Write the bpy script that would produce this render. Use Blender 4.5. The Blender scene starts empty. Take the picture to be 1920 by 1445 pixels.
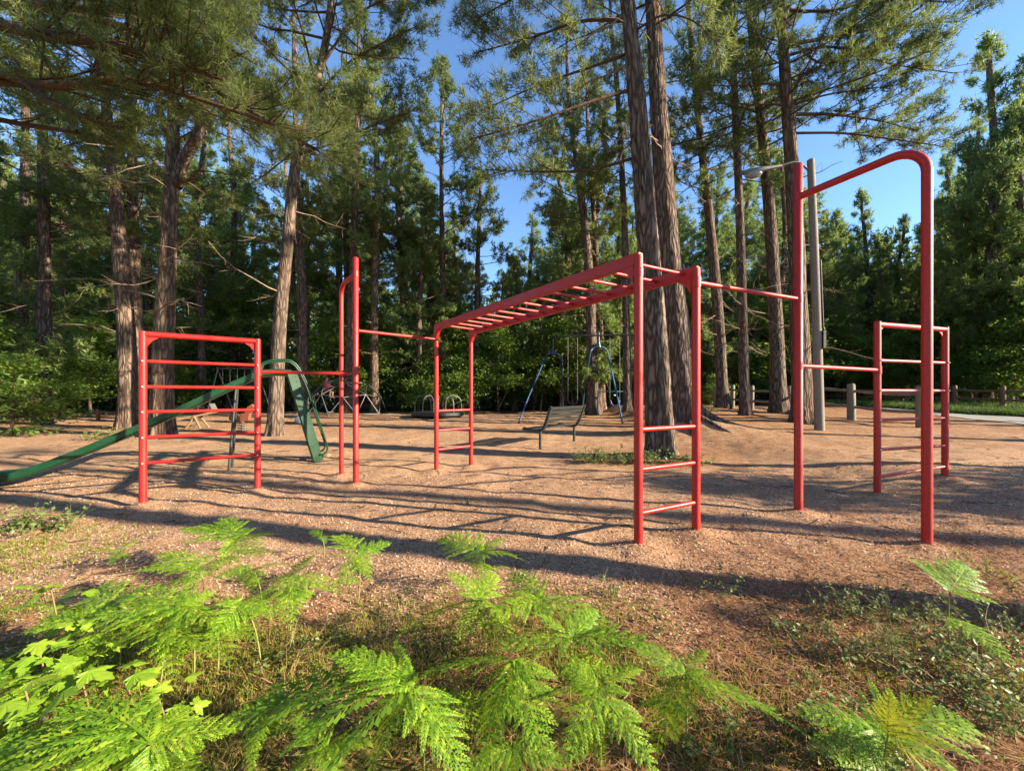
import bpy, math, random
import numpy as np
from mathutils import Vector, Matrix

# ---------------------------------------------------------------- camera, sky, sun, exposure
EYE = 1.3            # eye height
FPX = 720.0          # focal length in photo pixels (photo is 1920 wide)
HORIZ = 740.0        # photo row of the horizon
scn = bpy.context.scene
cam_d = bpy.data.cameras.new('camera'); cam = bpy.data.objects.new('camera', cam_d)
scn.collection.objects.link(cam); scn.camera = cam
cam.location = (0, 0, EYE); cam.rotation_euler = (math.radians(90), 0, 0)
cam_d.sensor_width = 36.0; cam_d.lens = 36.0*FPX/1920.0
cam_d.shift_y = (HORIZ-722.5)/1920.0
cam_d.clip_start = 0.05; cam_d.clip_end = 2000

SUN_EL, SUN_BACK = math.radians(20.5), math.radians(15.5)
sunv = Vector((math.cos(SUN_BACK)*math.cos(SUN_EL), -math.sin(SUN_BACK)*math.cos(SUN_EL), math.sin(SUN_EL)))
world = bpy.data.worlds.new('World'); scn.world = world; world.use_nodes = True
wn, wl = world.node_tree.nodes, world.node_tree.links
wn.clear()
sky = wn.new('ShaderNodeTexSky'); sky.sky_type = 'NISHITA'; sky.sun_disc = False
sky.sun_elevation = SUN_EL; sky.sun_rotation = math.radians(90)+SUN_BACK
sky.air_density = 1.0; sky.dust_density = 0.0; sky.ozone_density = 4.5; sky.altitude = 300
bg = wn.new('ShaderNodeBackground'); bg.inputs['Strength'].default_value = 0.10
wo = wn.new('ShaderNodeOutputWorld')
wl.new(sky.outputs[0], bg.inputs[0]); wl.new(bg.outputs[0], wo.inputs[0])
sun_d = bpy.data.lights.new('sun', 'SUN'); sun_d.energy = 5.0; sun_d.angle = math.radians(0.53)
sun_d.color = (1.0, 0.84, 0.62)
sun = bpy.data.objects.new('sun', sun_d); scn.collection.objects.link(sun)
sun.rotation_euler = (-sunv).to_track_quat('-Z', 'Y').to_euler(); sun.location = (20, -6, 15)
scn.view_settings.view_transform = 'Standard'; scn.view_settings.look = 'None'
scn.view_settings.gamma = 1.0; scn.view_settings.exposure = 1.87
scn.view_settings.use_curve_mapping = False
cy = scn.cycles
cy.max_bounces = 4; cy.diffuse_bounces = 3; cy.glossy_bounces = 2; cy.transmission_bounces = 4
cy.transparent_max_bounces = 4; cy.use_denoising = True; cy.caustics_reflective = False; cy.caustics_refractive = False
cy.sample_clamp_indirect = 6.0; cy.use_adaptive_sampling = True; cy.adaptive_threshold = 0.02

rng = np.random.default_rng(11)
random.seed(5)
COL = scn.collection

# ---------------------------------------------------------------- small maths
def ss(a, b, x):
    t = np.clip((np.asarray(x, float)-a)/(b-a), 0, 1)
    return t*t*(3-2*t)

def _hash(ix, iy, iz):
    h = (ix.astype(np.int64)*374761393 + iy.astype(np.int64)*668265263 + iz.astype(np.int64)*2147483647) & 0xffffffff
    h = ((h ^ (h >> 13))*1274126177) & 0xffffffff
    h = h ^ (h >> 16)
    return (h & 0xffff)/65535.0

def vnoise(x, y, z=0.0):
    x, y, z = np.broadcast_arrays(np.asarray(x, float), np.asarray(y, float), np.asarray(z, float))
    ix, iy, iz = np.floor(x), np.floor(y), np.floor(z)
    fx, fy, fz = x-ix, y-iy, z-iz
    fx, fy, fz = [f*f*(3-2*f) for f in (fx, fy, fz)]
    r = 0
    for dx in (0, 1):
        for dy in (0, 1):
            for dz in (0, 1):
                w = (fx if dx else 1-fx)*(fy if dy else 1-fy)*(fz if dz else 1-fz)
                r = r + w*_hash(ix+dx, iy+dy, iz+dz)
    return r

def gbase(x, y):
    """ground height without the fine lumps"""
    x, y = np.asarray(x, float), np.asarray(y, float)
    R = ss(4.6, 6.4, x)
    left = 0.30*ss(7, 20, y)
    right = 0.17*ss(3, 6, y)+0.055*np.clip(y-8, 0, 10)
    z = left*(1-R)+right*R
    z = z+0.36*np.exp(-(((x-4.9)/1.15)**2+((y-11.1)/1.1)**2))           # mound round the second big pine
    d = np.abs((x-5.0)*0.37+(y-10.8)*0.93); s = np.clip((x-5.0)*0.93-(y-10.8)*0.37, 0, 3.2)
    z = z+0.20*np.exp(-(d/0.32)**2)*np.exp(-(s/1.7)**2)*(x > 4.4)       # its root running to the right
    z = z+0.10*np.exp(-(((x-2.95)/0.8)**2+((y-7.8)/0.8)**2))
    return z

POSTS = []
def gz(x, y):
    n = (vnoise(np.asarray(x)*1.3+7, np.asarray(y)*1.3+3)-.5)*0.05+(vnoise(np.asarray(x)*4.1, np.asarray(y)*4.1+9)-.5)*0.022
    n = n+(vnoise(np.asarray(x)*9+2, np.asarray(y)*9+5)-.5)*0.010
    for (a, b) in POSTS:
        r = np.hypot(np.asarray(x)-a, np.asarray(y)-b)
        n = n+.030*np.exp(-((r-.02)/.11)**2)-.020*np.exp(-((r-.34)/.16)**2)
    return gbase(x, y)+n

def G(px, py, extra=0.0):
    """point of the ground that is seen at photo pixel (px, py)"""
    D = EYE*FPX/(py-HORIZ)
    for _ in range(60):
        z = float(gbase((px-960)*D/FPX, D))+extra
        D = 0.6*D+0.4*(EYE-z)*FPX/(py-HORIZ)
    x = (px-960)*D/FPX
    return np.array([x, D, float(gz(x, D))+extra])

def P(px, py, D):
    return np.array([(px-960)*D/FPX, D, EYE-(py-HORIZ)*D/FPX])

def zat(py, D):
    return EYE-(py-HORIZ)*D/FPX

def onground(x, y, dz=0.0):
    return np.array([x, y, float(gz(x, y))+dz])

def nrm(v):
    return v/np.maximum(np.linalg.norm(v, axis=-1, keepdims=True), 1e-9)

# ---------------------------------------------------------------- mesh building
class MB:
    def __init__(s):
        s.v = []; s.f = []; s.sm = []; s.n = 0
    def add(s, v, faces, smooth=False):
        v = np.asarray(v, float).reshape(-1, 3)
        for f in (faces if isinstance(faces, list) else [faces]):
            f = np.asarray(f, np.int64)
            if f.ndim == 1: f = f[None]
            s.f.append(f+s.n); s.sm.append(smooth)
        s.v.append(v); s.n += len(v)
        return s
    def mesh(s, name, off=(0, 0, 0)):
        v = np.concatenate(s.v)-np.asarray(off, float)
        me = bpy.data.meshes.new(name)
        me.vertices.add(len(v)); me.vertices.foreach_set('co', v.astype(np.float32).ravel())
        loops = np.concatenate([f.ravel() for f in s.f])
        tot = np.concatenate([np.full(len(f), f.shape[1], np.int32) for f in s.f])
        sm = np.concatenate([np.full(len(f), b, bool) for f, b in zip(s.f, s.sm)])
        start = np.concatenate([[0], np.cumsum(tot)[:-1]])
        me.loops.add(len(loops)); me.loops.foreach_set('vertex_index', loops.astype(np.int32))
        me.polygons.add(len(tot)); me.polygons.foreach_set('loop_start', start.astype(np.int32))
        me.polygons.foreach_set('loop_total', tot)
        me.polygons.foreach_set('use_smooth', sm)
        me.update(calc_edges=True)
        return me

def link(name, me, mat, parent=None):
    o = bpy.data.objects.new(name, me); COL.objects.link(o)
    if me is not None and mat is not None and len(me.materials) == 0: me.materials.append(mat)
    if parent is not None: o.parent = parent
    return o

def tag(o, label=None, cat=None, group=None, kind=None):
    if label: o['label'] = label
    if cat: o['category'] = cat
    if group: o['group'] = group
    if kind: o['kind'] = kind
    return o

def thing(name, label, cat, loc=(0, 0, 0), rz=0.0, group=None):
    o = bpy.data.objects.new(name, None); COL.objects.link(o)
    o.location = loc; o.rotation_euler = (0, 0, rz); o.empty_display_size = 0.2
    return tag(o, label, cat, group)

def part(name, mb, mat, root):
    """mb holds world coordinates; root is an unrotated Empty (or a part of one)"""
    off = np.zeros(3); r = root
    while r is not None:
        off += np.array(r.location); r = r.parent
    return link(name, mb.mesh(name, off), mat, root)

def copy_tree(o, parent=None):
    c = o.copy(); COL.objects.link(c); c.parent = parent
    for ch in list(o.children): copy_tree(ch, c)
    return c

def batch_tubes(Pts, R, ns, caps=False):
    """Pts (N,K,3), R (N,K): N tubes at once -> verts, quads"""
    N, K = Pts.shape[:2]
    T = nrm(np.gradient(Pts, axis=1))
    ref = np.where(np.abs(T[:, :1, 2:3]) > 0.8, np.array([1., 0, 0]), np.array([0, 0, 1.]))
    ref = np.broadcast_to(ref, T.shape)
    U = nrm(np.cross(T, ref)); V = np.cross(T, U)
    a = np.arange(ns)*2*np.pi/ns
    v = Pts[:, :, None]+R[:, :, None, None]*(np.cos(a)[None, None, :, None]*U[:, :, None]+np.sin(a)[None, None, :, None]*V[:, :, None])
    idx = np.arange(N*K*ns).reshape(N, K, ns)
    q = np.stack([idx[:, :-1], np.roll(idx, -1, 2)[:, :-1], np.roll(idx, -1, 2)[:, 1:], idx[:, 1:]], -1).reshape(-1, 4)
    return v.reshape(-1, 3), q, idx

def pipe(mb, pts, r, ns=14, caps=True):
    pts = np.asarray(pts, float); r = np.broadcast_to(np.asarray(r, float), (len(pts),))
    v, q, idx = batch_tubes(pts[None], r[None], ns)
    mb.add(v, q, True)
    if caps:
        mb.add(v[idx[0, 0]], np.arange(ns)[::1][None]); mb.add(v[idx[0, -1]], np.arange(ns)[::-1][None])
    return mb

def box(mb, c, size, ax=None):
    """box centred on c; ax = 3x3 rows of axes"""
    ax = np.eye(3) if ax is None else np.asarray(ax, float)
    h = np.asarray(size, float)/2
    b = min(h)*0.18
    v = []; 
    # chamfered box: 24 verts
    sg = [(i, j, k) for i in (-1, 1) for j in (-1, 1) for k in (-1, 1)]
    pts = []
    for s in sg:
        for d in range(3):
            p = [s[e]*(h[e] if e == d else h[e]-b) for e in range(3)]
            pts.append(p)
    pts = np.array(pts)
    ix = {s: i*3 for i, s in enumerate(sg)}
    faces4 = []; faces3 = []
    for d in range(3):
        e, f = (d+1) % 3, (d+2) % 3
        for s in (-1, 1):
            q = []
            for (a, b2) in ((-1, -1), (1, -1), (1, 1), (-1, 1)):
                k = [0, 0, 0]; k[d] = s; k[e] = a; k[f] = b2
                q.append(ix[tuple(k)]+d)
            faces4.append(q if s > 0 else q[::-1])
        for a in (-1, 1):
            for b2 in (-1, 1):
                k1 = [0, 0, 0]; k1[d] = -1; k1[e] = a; k1[f] = b2
                k2 = list(k1); k2[d] = 1
                q = [ix[tuple(k1)]+e, ix[tuple(k2)]+e, ix[tuple(k2)]+f, ix[tuple(k1)]+f]
                faces4.append(q if a*b2 < 0 else q[::-1])
    for s in sg:
        t = [ix[s], ix[s]+1, ix[s]+2]
        faces3.append(t if s[0]*s[1]*s[2] > 0 else t[::-1])
    mb.add(np.asarray(c)+pts@ax, [np.array(faces4), np.array(faces3)])
    return mb

def axes_to(d, up=(0, 0, 1)):
    """rows: along d, sideways, up"""
    d = nrm(np.asarray(d, float)); s = nrm(np.cross(up, d)); u = np.cross(d, s)
    return np.array([d, s, u])

def plank(mb, a, b, w, t, up=(0, 0, 1)):
    a, b = np.asarray(a, float), np.asarray(b, float)
    return box(mb, (a+b)/2, (np.linalg.norm(b-a), w, t), axes_to(b-a, up))

def smooth_path(ctrl, n):
    c = np.asarray(ctrl, float); k = len(c)
    t = np.linspace(0, k-1, n); i = np.clip(t.astype(int), 0, k-2); f = (t-i)[:, None]
    p0 = c[np.clip(i-1, 0, k-1)]; p1 = c[i]; p2 = c[i+1]; p3 = c[np.clip(i+2, 0, k-1)]
    return 0.5*((2*p1)+(-p0+p2)*f+(2*p0-5*p1+4*p2-p3)*f*f+(-p0+3*p1-3*p2+p3)*f**3)

# ---------------------------------------------------------------- materials
def new_mat(name):
    m = bpy.data.materials.new(name); m.use_nodes = True
    nt = m.node_tree; nt.nodes.clear()
    out = nt.nodes.new('ShaderNodeOutputMaterial'); b = nt.nodes.new('ShaderNodeBsdfPrincipled')
    nt.links.new(b.outputs[0], out.inputs[0])
    return m, nt, b, out

class NT:
    def __init__(s, nt): s.nt = nt
    def n(s, t, **kw):
        nd = s.nt.nodes.new(t)
        for k, v in kw.items():
            if k in nd.inputs: nd.inputs[k].default_value = v
            else: setattr(nd, k, v)
        return nd
    def l(s, a, b): s.nt.links.new(a, b)
    def coords(s, scale=(1, 1, 1), kind='Object'):
        tc = s.n('ShaderNodeTexCoord'); mp = s.n('ShaderNodeMapping'); mp.inputs['Scale'].default_value = scale
        s.l(tc.outputs[kind], mp.inputs[0]); return mp.outputs[0]
    def noise(s, vec, scale, detail=4, rough=.6, dist=0.0):
        t = s.n('ShaderNodeTexNoise'); t.inputs['Scale'].default_value = scale; t.inputs['Detail'].default_value = detail
        t.inputs['Roughness'].default_value = rough; t.inputs['Distortion'].default_value = dist
        s.l(vec, t.inputs['Vector']); return t.outputs['Fac']
    def ramp(s, fac, stops, interp='LINEAR'):
        r = s.n('ShaderNodeValToRGB'); r.color_ramp.interpolation = interp
        e = r.color_ramp.elements
        while len(e) < len(stops): e.new(0.5)
        for el, (p, c) in zip(e, stops): el.position = p; el.color = (*c, 1) if len(c) == 3 else c
        s.l(fac, r.inputs[0]); return r.outputs[0]
    def mix(s, fac, a, b, mode='MIX'):
        m = s.n('ShaderNodeMix', data_type='RGBA', blend_type=mode)
        for sock, v in ((m.inputs[0], fac), (m.inputs[6], a), (m.inputs[7], b)):
            if hasattr(v, 'is_linked') or hasattr(v, 'links'): s.l(v, sock)
            elif isinstance(v, (int, float)): sock.default_value = v
            else: sock.default_value = (*v, 1)
        return m.outputs[2]
    def math(s, op, a, b=0.0):
        m = s.n('ShaderNodeMath', operation=op)
        for i, v in enumerate((a, b)):
            if hasattr(v, 'links'): s.l(v, m.inputs[i])
            else: m.inputs[i].default_value = v
        return m.outputs[0]
    def bump(s, h, strength, dist):
        b = s.n('ShaderNodeBump'); b.inputs['Strength'].default_value = strength; b.inputs['Distance'].default_value = dist
        s.l(h, b.inputs['Height']); return b.outputs[0]

def mat_paint(name, col, rough=.4, wear=(0.25, 0.2, 0.18), wearamt=.08, metallic=0.0, var=.18, bump=.05, scale=6):
    m, nt, b, out = new_mat(name); k = NT(nt)
    v = k.coords()
    n1 = k.noise(v, scale, 5); n2 = k.noise(v, scale*9, 4)
    c = k.mix(n1, [x*(1-var) for x in col], [min(1, x*(1+var)) for x in col])
    w = k.ramp(n2, [(0.70-wearamt, (0, 0, 0)), (0.74, (1, 1, 1))])
    c = k.mix(w, c, wear)
    k.l(c, b.inputs['Base Color']); b.inputs['Metallic'].default_value = metallic
    r = k.ramp(n1, [(0.3, (rough*.8,)*3), (0.7, (min(1, rough*1.3),)*3)]); k.l(r, b.inputs['Roughness'])
    k.l(k.bump(n2, bump, .01), b.inputs['Normal'])
    return m

def mat_leaf(name, stops, transl=.35, tcol=(0.25, 0.4, 0.05), rough=.55, nscale=.6, spec=.3):
    m, nt, b, out = new_mat(name); k = NT(nt)
    g = k.n('ShaderNodeNewGeometry'); oi = k.n('ShaderNodeObjectInfo')
    v = k.coords((1, 1, 1)); n1 = k.noise(v, nscale, 3)
    f = k.math('ADD', k.math('MULTIPLY', g.outputs['Random Per Island'], .45), k.math('MULTIPLY', n1, .55))
    f = k.math('ADD', f, k.math('MULTIPLY', k.math('SUBTRACT', oi.outputs['Random'], .5), .22))
    c = k.ramp(f, stops)
    k.l(c, b.inputs['Base Color']); b.inputs['Roughness'].default_value = rough
    b.inputs['Specular IOR Level'].default_value = spec
    tr = k.n('ShaderNodeBsdfTranslucent'); k.l(k.mix(.6, c, tcol), tr.inputs[0])
    mx = k.n('ShaderNodeMixShader'); mx.inputs[0].default_value = transl
    k.l(b.outputs[0], mx.inputs[1]); k.l(tr.outputs[0], mx.inputs[2]); k.l(mx.outputs[0], out.inputs[0])
    return m

def mat_bark(name, dark, mid, light, scale=7.0, stretch=.28, bump=.9, dist=.03):
    m, nt, b, out = new_mat(name); k = NT(nt)
    v = k.coords((1, 1, stretch)); oi = k.n('ShaderNodeObjectInfo')
    wob = k.n('ShaderNodeTexNoise'); wob.inputs['Scale'].default_value = scale*.8; k.l(v, wob.inputs['Vector'])
    vv = k.n('ShaderNodeVectorMath', operation='MULTIPLY_ADD'); k.l(wob.outputs['Color'], vv.inputs[0])
    vv.inputs[1].default_value = (.22, .22, .22); k.l(v, vv.inputs[2])
    vo = k.n('ShaderNodeTexVoronoi', feature='DISTANCE_TO_EDGE'); vo.inputs['Scale'].default_value = scale*1.6
    k.l(vv.outputs[0], vo.inputs['Vector'])
    n1 = k.noise(v, scale*3, 6, .7); n2 = k.noise(v, scale*.35, 3)
    e = k.ramp(k.math('ADD', vo.outputs[0], k.math('MULTIPLY', k.math('SUBTRACT', n1, .5), .16)), [(0.0, (0, 0, 0)), (0.26, (1, 1, 1))])
    hgt = k.math('ADD', k.math('MULTIPLY', e, .7), k.math('MULTIPLY', n1, .5))
    c = k.ramp(hgt, [(0.12, dark), (0.55, mid), (0.98, light)])
    tint = k.mix(oi.outputs['Random'], (1.06, .95, .86), (.86, .9, .92))
    c = k.mix(1.0, c, tint, 'MULTIPLY')
    c = k.mix(k.ramp(n2, [(0.45, (0, 0, 0)), (0.75, (.5, .5, .5))]), c, (0.13, 0.075, 0.05))
    k.l(c, b.inputs['Base Color']); b.inputs['Roughness'].default_value = .9; b.inputs['Specular IOR Level'].default_value = .15
    k.l(k.bump(hgt, bump, dist), b.inputs['Normal'])
    return m

M = {}
M['red'] = mat_paint('red_paint', (0.39, 0.012, 0.009), .45, (0.19, 0.035, 0.025), .12, var=.28, bump=.04)
M['green_paint'] = mat_paint('green_paint', (0.003, 0.036, 0.014), .38, (0.03, .10, .05), .08)
M['blue_paint'] = mat_paint('blue_paint', (0.015, 0.042, 0.11), .4)
M['pale_blue'] = mat_paint('pale_blue_paint', (0.045, 0.11, 0.20), .4)
M['grey_pipe'] = mat_paint('galvanised_pipe', (0.15, 0.15, 0.15), .45, (0.2, .17, .14), .1, metallic=.55)
M['dark_metal'] = mat_paint('dark_metal', (0.02, 0.024, 0.022), .45, (.06, .05, .045), .06)
M['bench_slat'] = mat_paint('bench_slat_coating', (0.006, 0.008, 0.007), .8, (.012, .012, .011), .08)
M['bolt'] = mat_paint('bolt_steel', (0.72, 0.70, 0.68), .3, metallic=.6)
M['tan_wood'] = mat_paint('tan_wood', (0.19, 0.13, 0.07), .7, (.2, .13, .07), .16, var=.25)
M['fence_wood'] = mat_paint('weathered_wood', (0.20, 0.17, 0.13), .85, (.07, .08, .06), .2, var=.3, bump=.4)
M['brown_wood'] = mat_paint('brown_timber', (0.16, 0.085, 0.05), .85, (.06, .04, .03), .2, var=.3, bump=.4)
M['pole_wood'] = mat_paint('grey_pole_wood', (0.20, 0.175, 0.145), .9, (.09, .05, .04), .2, var=.35, bump=.3)
M['orange'] = mat_paint('orange_plastic', (0.24, 0.07, 0.03), .6)
M['white'] = mat_paint('white_paint', (0.70, 0.70, 0.68), .5)
M['teal'] = mat_paint('teal_paint', (0.05, 0.30, 0.24), .45)
M['lamp_grey'] = mat_paint('lamp_casing', (0.10, 0.105, 0.10), .5)
M['lamp_glass'] = mat_paint('lamp_lens', (0.2, 0.2, 0.18), .2)
M['skin'] = mat_paint('skin', (0.52, 0.30, 0.22), .55, wearamt=0, var=.05)
M['pink_cloth'] = mat_paint('pink_cloth', (0.50, 0.10, 0.11), .85, wearamt=0)
M['dark_cloth'] = mat_paint('dark_cloth', (0.05, 0.05, 0.07), .85, wearamt=0)
M['hair'] = mat_paint('hair', (0.16, 0.10, 0.06), .7, wearamt=0)
M['bark'] = mat_bark('pine_bark', (0.026, 0.020, 0.017), (0.105, 0.080, 0.064), (0.20, 0.155, 0.125), 6.5, .20)
M['bark_big'] = mat_bark('old_pine_bark', (0.024, 0.019, 0.017), (0.100, 0.080, 0.068), (0.22, 0.178, 0.152), 6.5, .19, 1.0, .04)
M['twig'] = mat_bark('twig_bark', (0.03, 0.022, 0.016), (0.075, 0.055, 0.042), (0.14, 0.105, 0.08), 20, .4, .4, .01)
M['dead'] = mat_bark('dead_twig', (0.10, 0.075, 0.055), (0.26, 0.20, 0.15), (0.40, 0.32, 0.25), 20, .4, .4, .01)
M['needle'] = mat_leaf('pine_needles', [(0.16, (0.040, 0.068, 0.026)), (0.48, (0.098, 0.132, 0.042)), (0.72, (0.175, 0.200, 0.060)), (0.92, (0.29, 0.25, 0.08))], .38, (0.30, 0.38, 0.08))
M['needle_far'] = mat_leaf('far_pine_needles', [(0.16, (0.06, 0.105, 0.040)), (0.5, (0.145, 0.205, 0.062)), (0.75, (0.25, 0.30, 0.088)), (0.95, (0.33, 0.33, 0.10))], .44, (0.30, 0.42, 0.09))
M['leaf'] = mat_leaf('understory_leaves', [(0.15, (0.045, 0.09, 0.022)), (0.5, (0.115, 0.19, 0.04)), (0.75, (0.20, 0.29, 0.058)), (0.95, (0.30, 0.37, 0.075))], .46, (0.36, 0.52, 0.06))
M['fern'] = mat_leaf('fern_blade', [(0.2, (0.045, 0.12, 0.010)), (0.5, (0.14, 0.26, 0.018)), (0.78, (0.28, 0.40, 0.026)), (0.97, (0.46, 0.48, 0.045))], .24, (0.50, 0.66, 0.02), .45, 5.0)
M['fern_yellow'] = mat_leaf('yellowing_fern_blade', [(0.15, (0.09, 0.15, 0.015)), (0.5, (0.19, 0.24, 0.02)), (0.85, (0.32, 0.30, 0.03))], .38, (0.5, 0.5, 0.03), .5, 3.0)
M['maple'] = mat_leaf('maple_leaf', [(0.22, (0.09, 0.20, 0.014)), (0.5, (0.19, 0.32, 0.022)), (0.8, (0.34, 0.42, 0.04))], .30, (0.5, 0.62, 0.03), .45, 9.0)
M['shrub'] = mat_leaf('low_shrub_leaf', [(0.15, (0.07, 0.11, 0.03)), (0.5, (0.14, 0.19, 0.055)), (0.9, (0.26, 0.29, 0.10))], .30, (0.25, 0.36, 0.08), .45, 3.0)
M['moss'] = mat_leaf('moss_and_grass', [(0.15, (0.11, 0.14, 0.02)), (0.5, (0.21, 0.23, 0.035)), (0.9, (0.34, 0.32, 0.07))], .35, (0.4, 0.44, 0.05), .7, 3.0)
M['verge'] = mat_leaf('verge_grass', [(0.15, (0.035, 0.07, 0.018)), (0.5, (0.055, 0.105, 0.022)), (0.9, (0.10, 0.15, 0.035))], .25, (0.15, 0.25, 0.04), .7, 1.0)
M['stem'] = mat_paint('green_stem', (0.20, 0.22, 0.06), .6, wearamt=0)
M['brown_stem'] = mat_paint('brown_stem', (0.22, 0.14, 0.06), .7, wearamt=0)

def mat_chips():
    m, nt, b, out = new_mat('wood_chip'); k = NT(nt); g = k.n('ShaderNodeNewGeometry')
    c = k.ramp(g.outputs['Random Per Island'], [(0.0, (0.12, 0.066, 0.040)), (0.3, (0.36, 0.215, 0.135)), (0.7, (0.52, 0.34, 0.225)), (1.0, (0.64, 0.47, 0.35))])
    k.l(c, b.inputs['Base Color']); b.inputs['Roughness'].default_value = .9; b.inputs['Specular IOR Level'].default_value = .1
    return m
M['chip'] = mat_chips()
def mat_litter():
    m, nt, b, out = new_mat('needle_litter'); k = NT(nt); g = k.n('ShaderNodeNewGeometry')
    c = k.ramp(g.outputs['Random Per Island'], [(0.0, (0.10, 0.045, 0.025)), (0.4, (0.24, 0.11, 0.05)), (0.8, (0.36, 0.19, 0.09)), (1.0, (0.46, 0.32, 0.17))])
    k.l(c, b.inputs['Base Color']); b.inputs['Roughness'].default_value = .85; b.inputs['Specular IOR Level'].default_value = .15
    return m
M['litter'] = mat_litter()

def mat_ground():
    m, nt, b, out = new_mat('chip_and_needle_ground'); k = NT(nt)
    v = k.coords(); at = k.n('ShaderNodeAttribute', attribute_name='cover')
    sep = k.n('ShaderNodeSeparateColor'); k.l(at.outputs['Color'], sep.inputs[0])
    fine = k.noise(v, 80, 5, .75); mid = k.noise(v, 7, 5, .65); big = k.noise(v, .9, 4, .6)
    vo = k.n('ShaderNodeTexVoronoi'); vo.inputs['Scale'].default_value = 110; vo.inputs['Randomness'].default_value = 1; k.l(v, vo.inputs['Vector'])
    sc = k.n('ShaderNodeSeparateColor'); k.l(vo.outputs['Color'], sc.inputs[0])
    grain = k.math('ADD', k.math('MULTIPLY', sc.outputs[0], .55), k.math('MULTIPLY', fine, .45))
    chips = k.ramp(grain, [(0.18, (0.13, 0.070, 0.042)), (0.42, (0.33, 0.20, 0.116)), (0.62, (0.45, 0.29, 0.178)), (0.85, (0.58, 0.41, 0.28))])
    needles = k.ramp(grain, [(0.2, (0.075, 0.032, 0.018)), (0.5, (0.22, 0.10, 0.045)), (0.8, (0.34, 0.19, 0.09))])
    mossc = k.ramp(grain, [(0.2, (0.06, 0.055, 0.014)), (0.5, (0.15, 0.135, 0.03)), (0.85, (0.25, 0.22, 0.06))])
    soil = k.ramp(grain, [(0.2, (0.030, 0.020, 0.014)), (0.55, (0.085, 0.055, 0.035)), (0.85, (0.17, 0.115, 0.075))])
    nm = k.ramp(k.math('ADD', k.math('MULTIPLY', mid, .55), k.math('ADD', k.math('MULTIPLY', big, .35), k.math('MULTIPLY', sep.outputs[0], .55))), [(0.44, (0, 0, 0)), (0.68, (1, 1, 1))])
    chips = k.mix(k.ramp(k.noise(v, 2.3, 4, .6), [(0.40, (0, 0, 0)), (0.68, (.45, .45, .45))]), chips, k.mix(1.0, chips, (0.74, 0.60, 0.52), 'MULTIPLY'))
    c = k.mix(k.math('MULTIPLY', nm, .85), chips, needles)
    mm = k.ramp(k.math('ADD', k.math('MULTIPLY', mid, .6), k.math('MULTIPLY', sep.outputs[1], .7)), [(0.55, (0, 0, 0)), (0.8, (1, 1, 1))])
    c = k.mix(mm, c, mossc)
    sm = k.ramp(k.math('ADD', k.math('MULTIPLY', mid, .3), sep.outputs[2]), [(0.35, (0, 0, 0)), (0.7, (1, 1, 1))])
    c = k.mix(sm, c, soil)
    k.l(c, b.inputs['Base Color']); b.inputs['Roughness'].default_value = .95; b.inputs['Specular IOR Level'].default_value = .1
    h = k.math('ADD', k.math('MULTIPLY', grain, .6), k.math('MULTIPLY', mid, .6))
    k.l(k.bump(h, .7, .02), b.inputs['Normal'])
    return m
M['ground'] = mat_ground()
def mat_path():
    m, nt, b, out = new_mat('worn_concrete_path'); k = NT(nt); v = k.coords()
    n1 = k.noise(v, 1.4, 5); n2 = k.noise(v, 60, 4, .7)
    c = k.mix(k.math('ADD', k.math('MULTIPLY', n1, .5), k.math('MULTIPLY', n2, .5)), (0.15, 0.135, 0.12), (0.30, 0.28, 0.255))
    k.l(c, b.inputs['Base Color']); b.inputs['Roughness'].default_value = .9
    k.l(k.bump(n2, .3, .01), b.inputs['Normal'])
    return m
M['path'] = mat_path()

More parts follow.
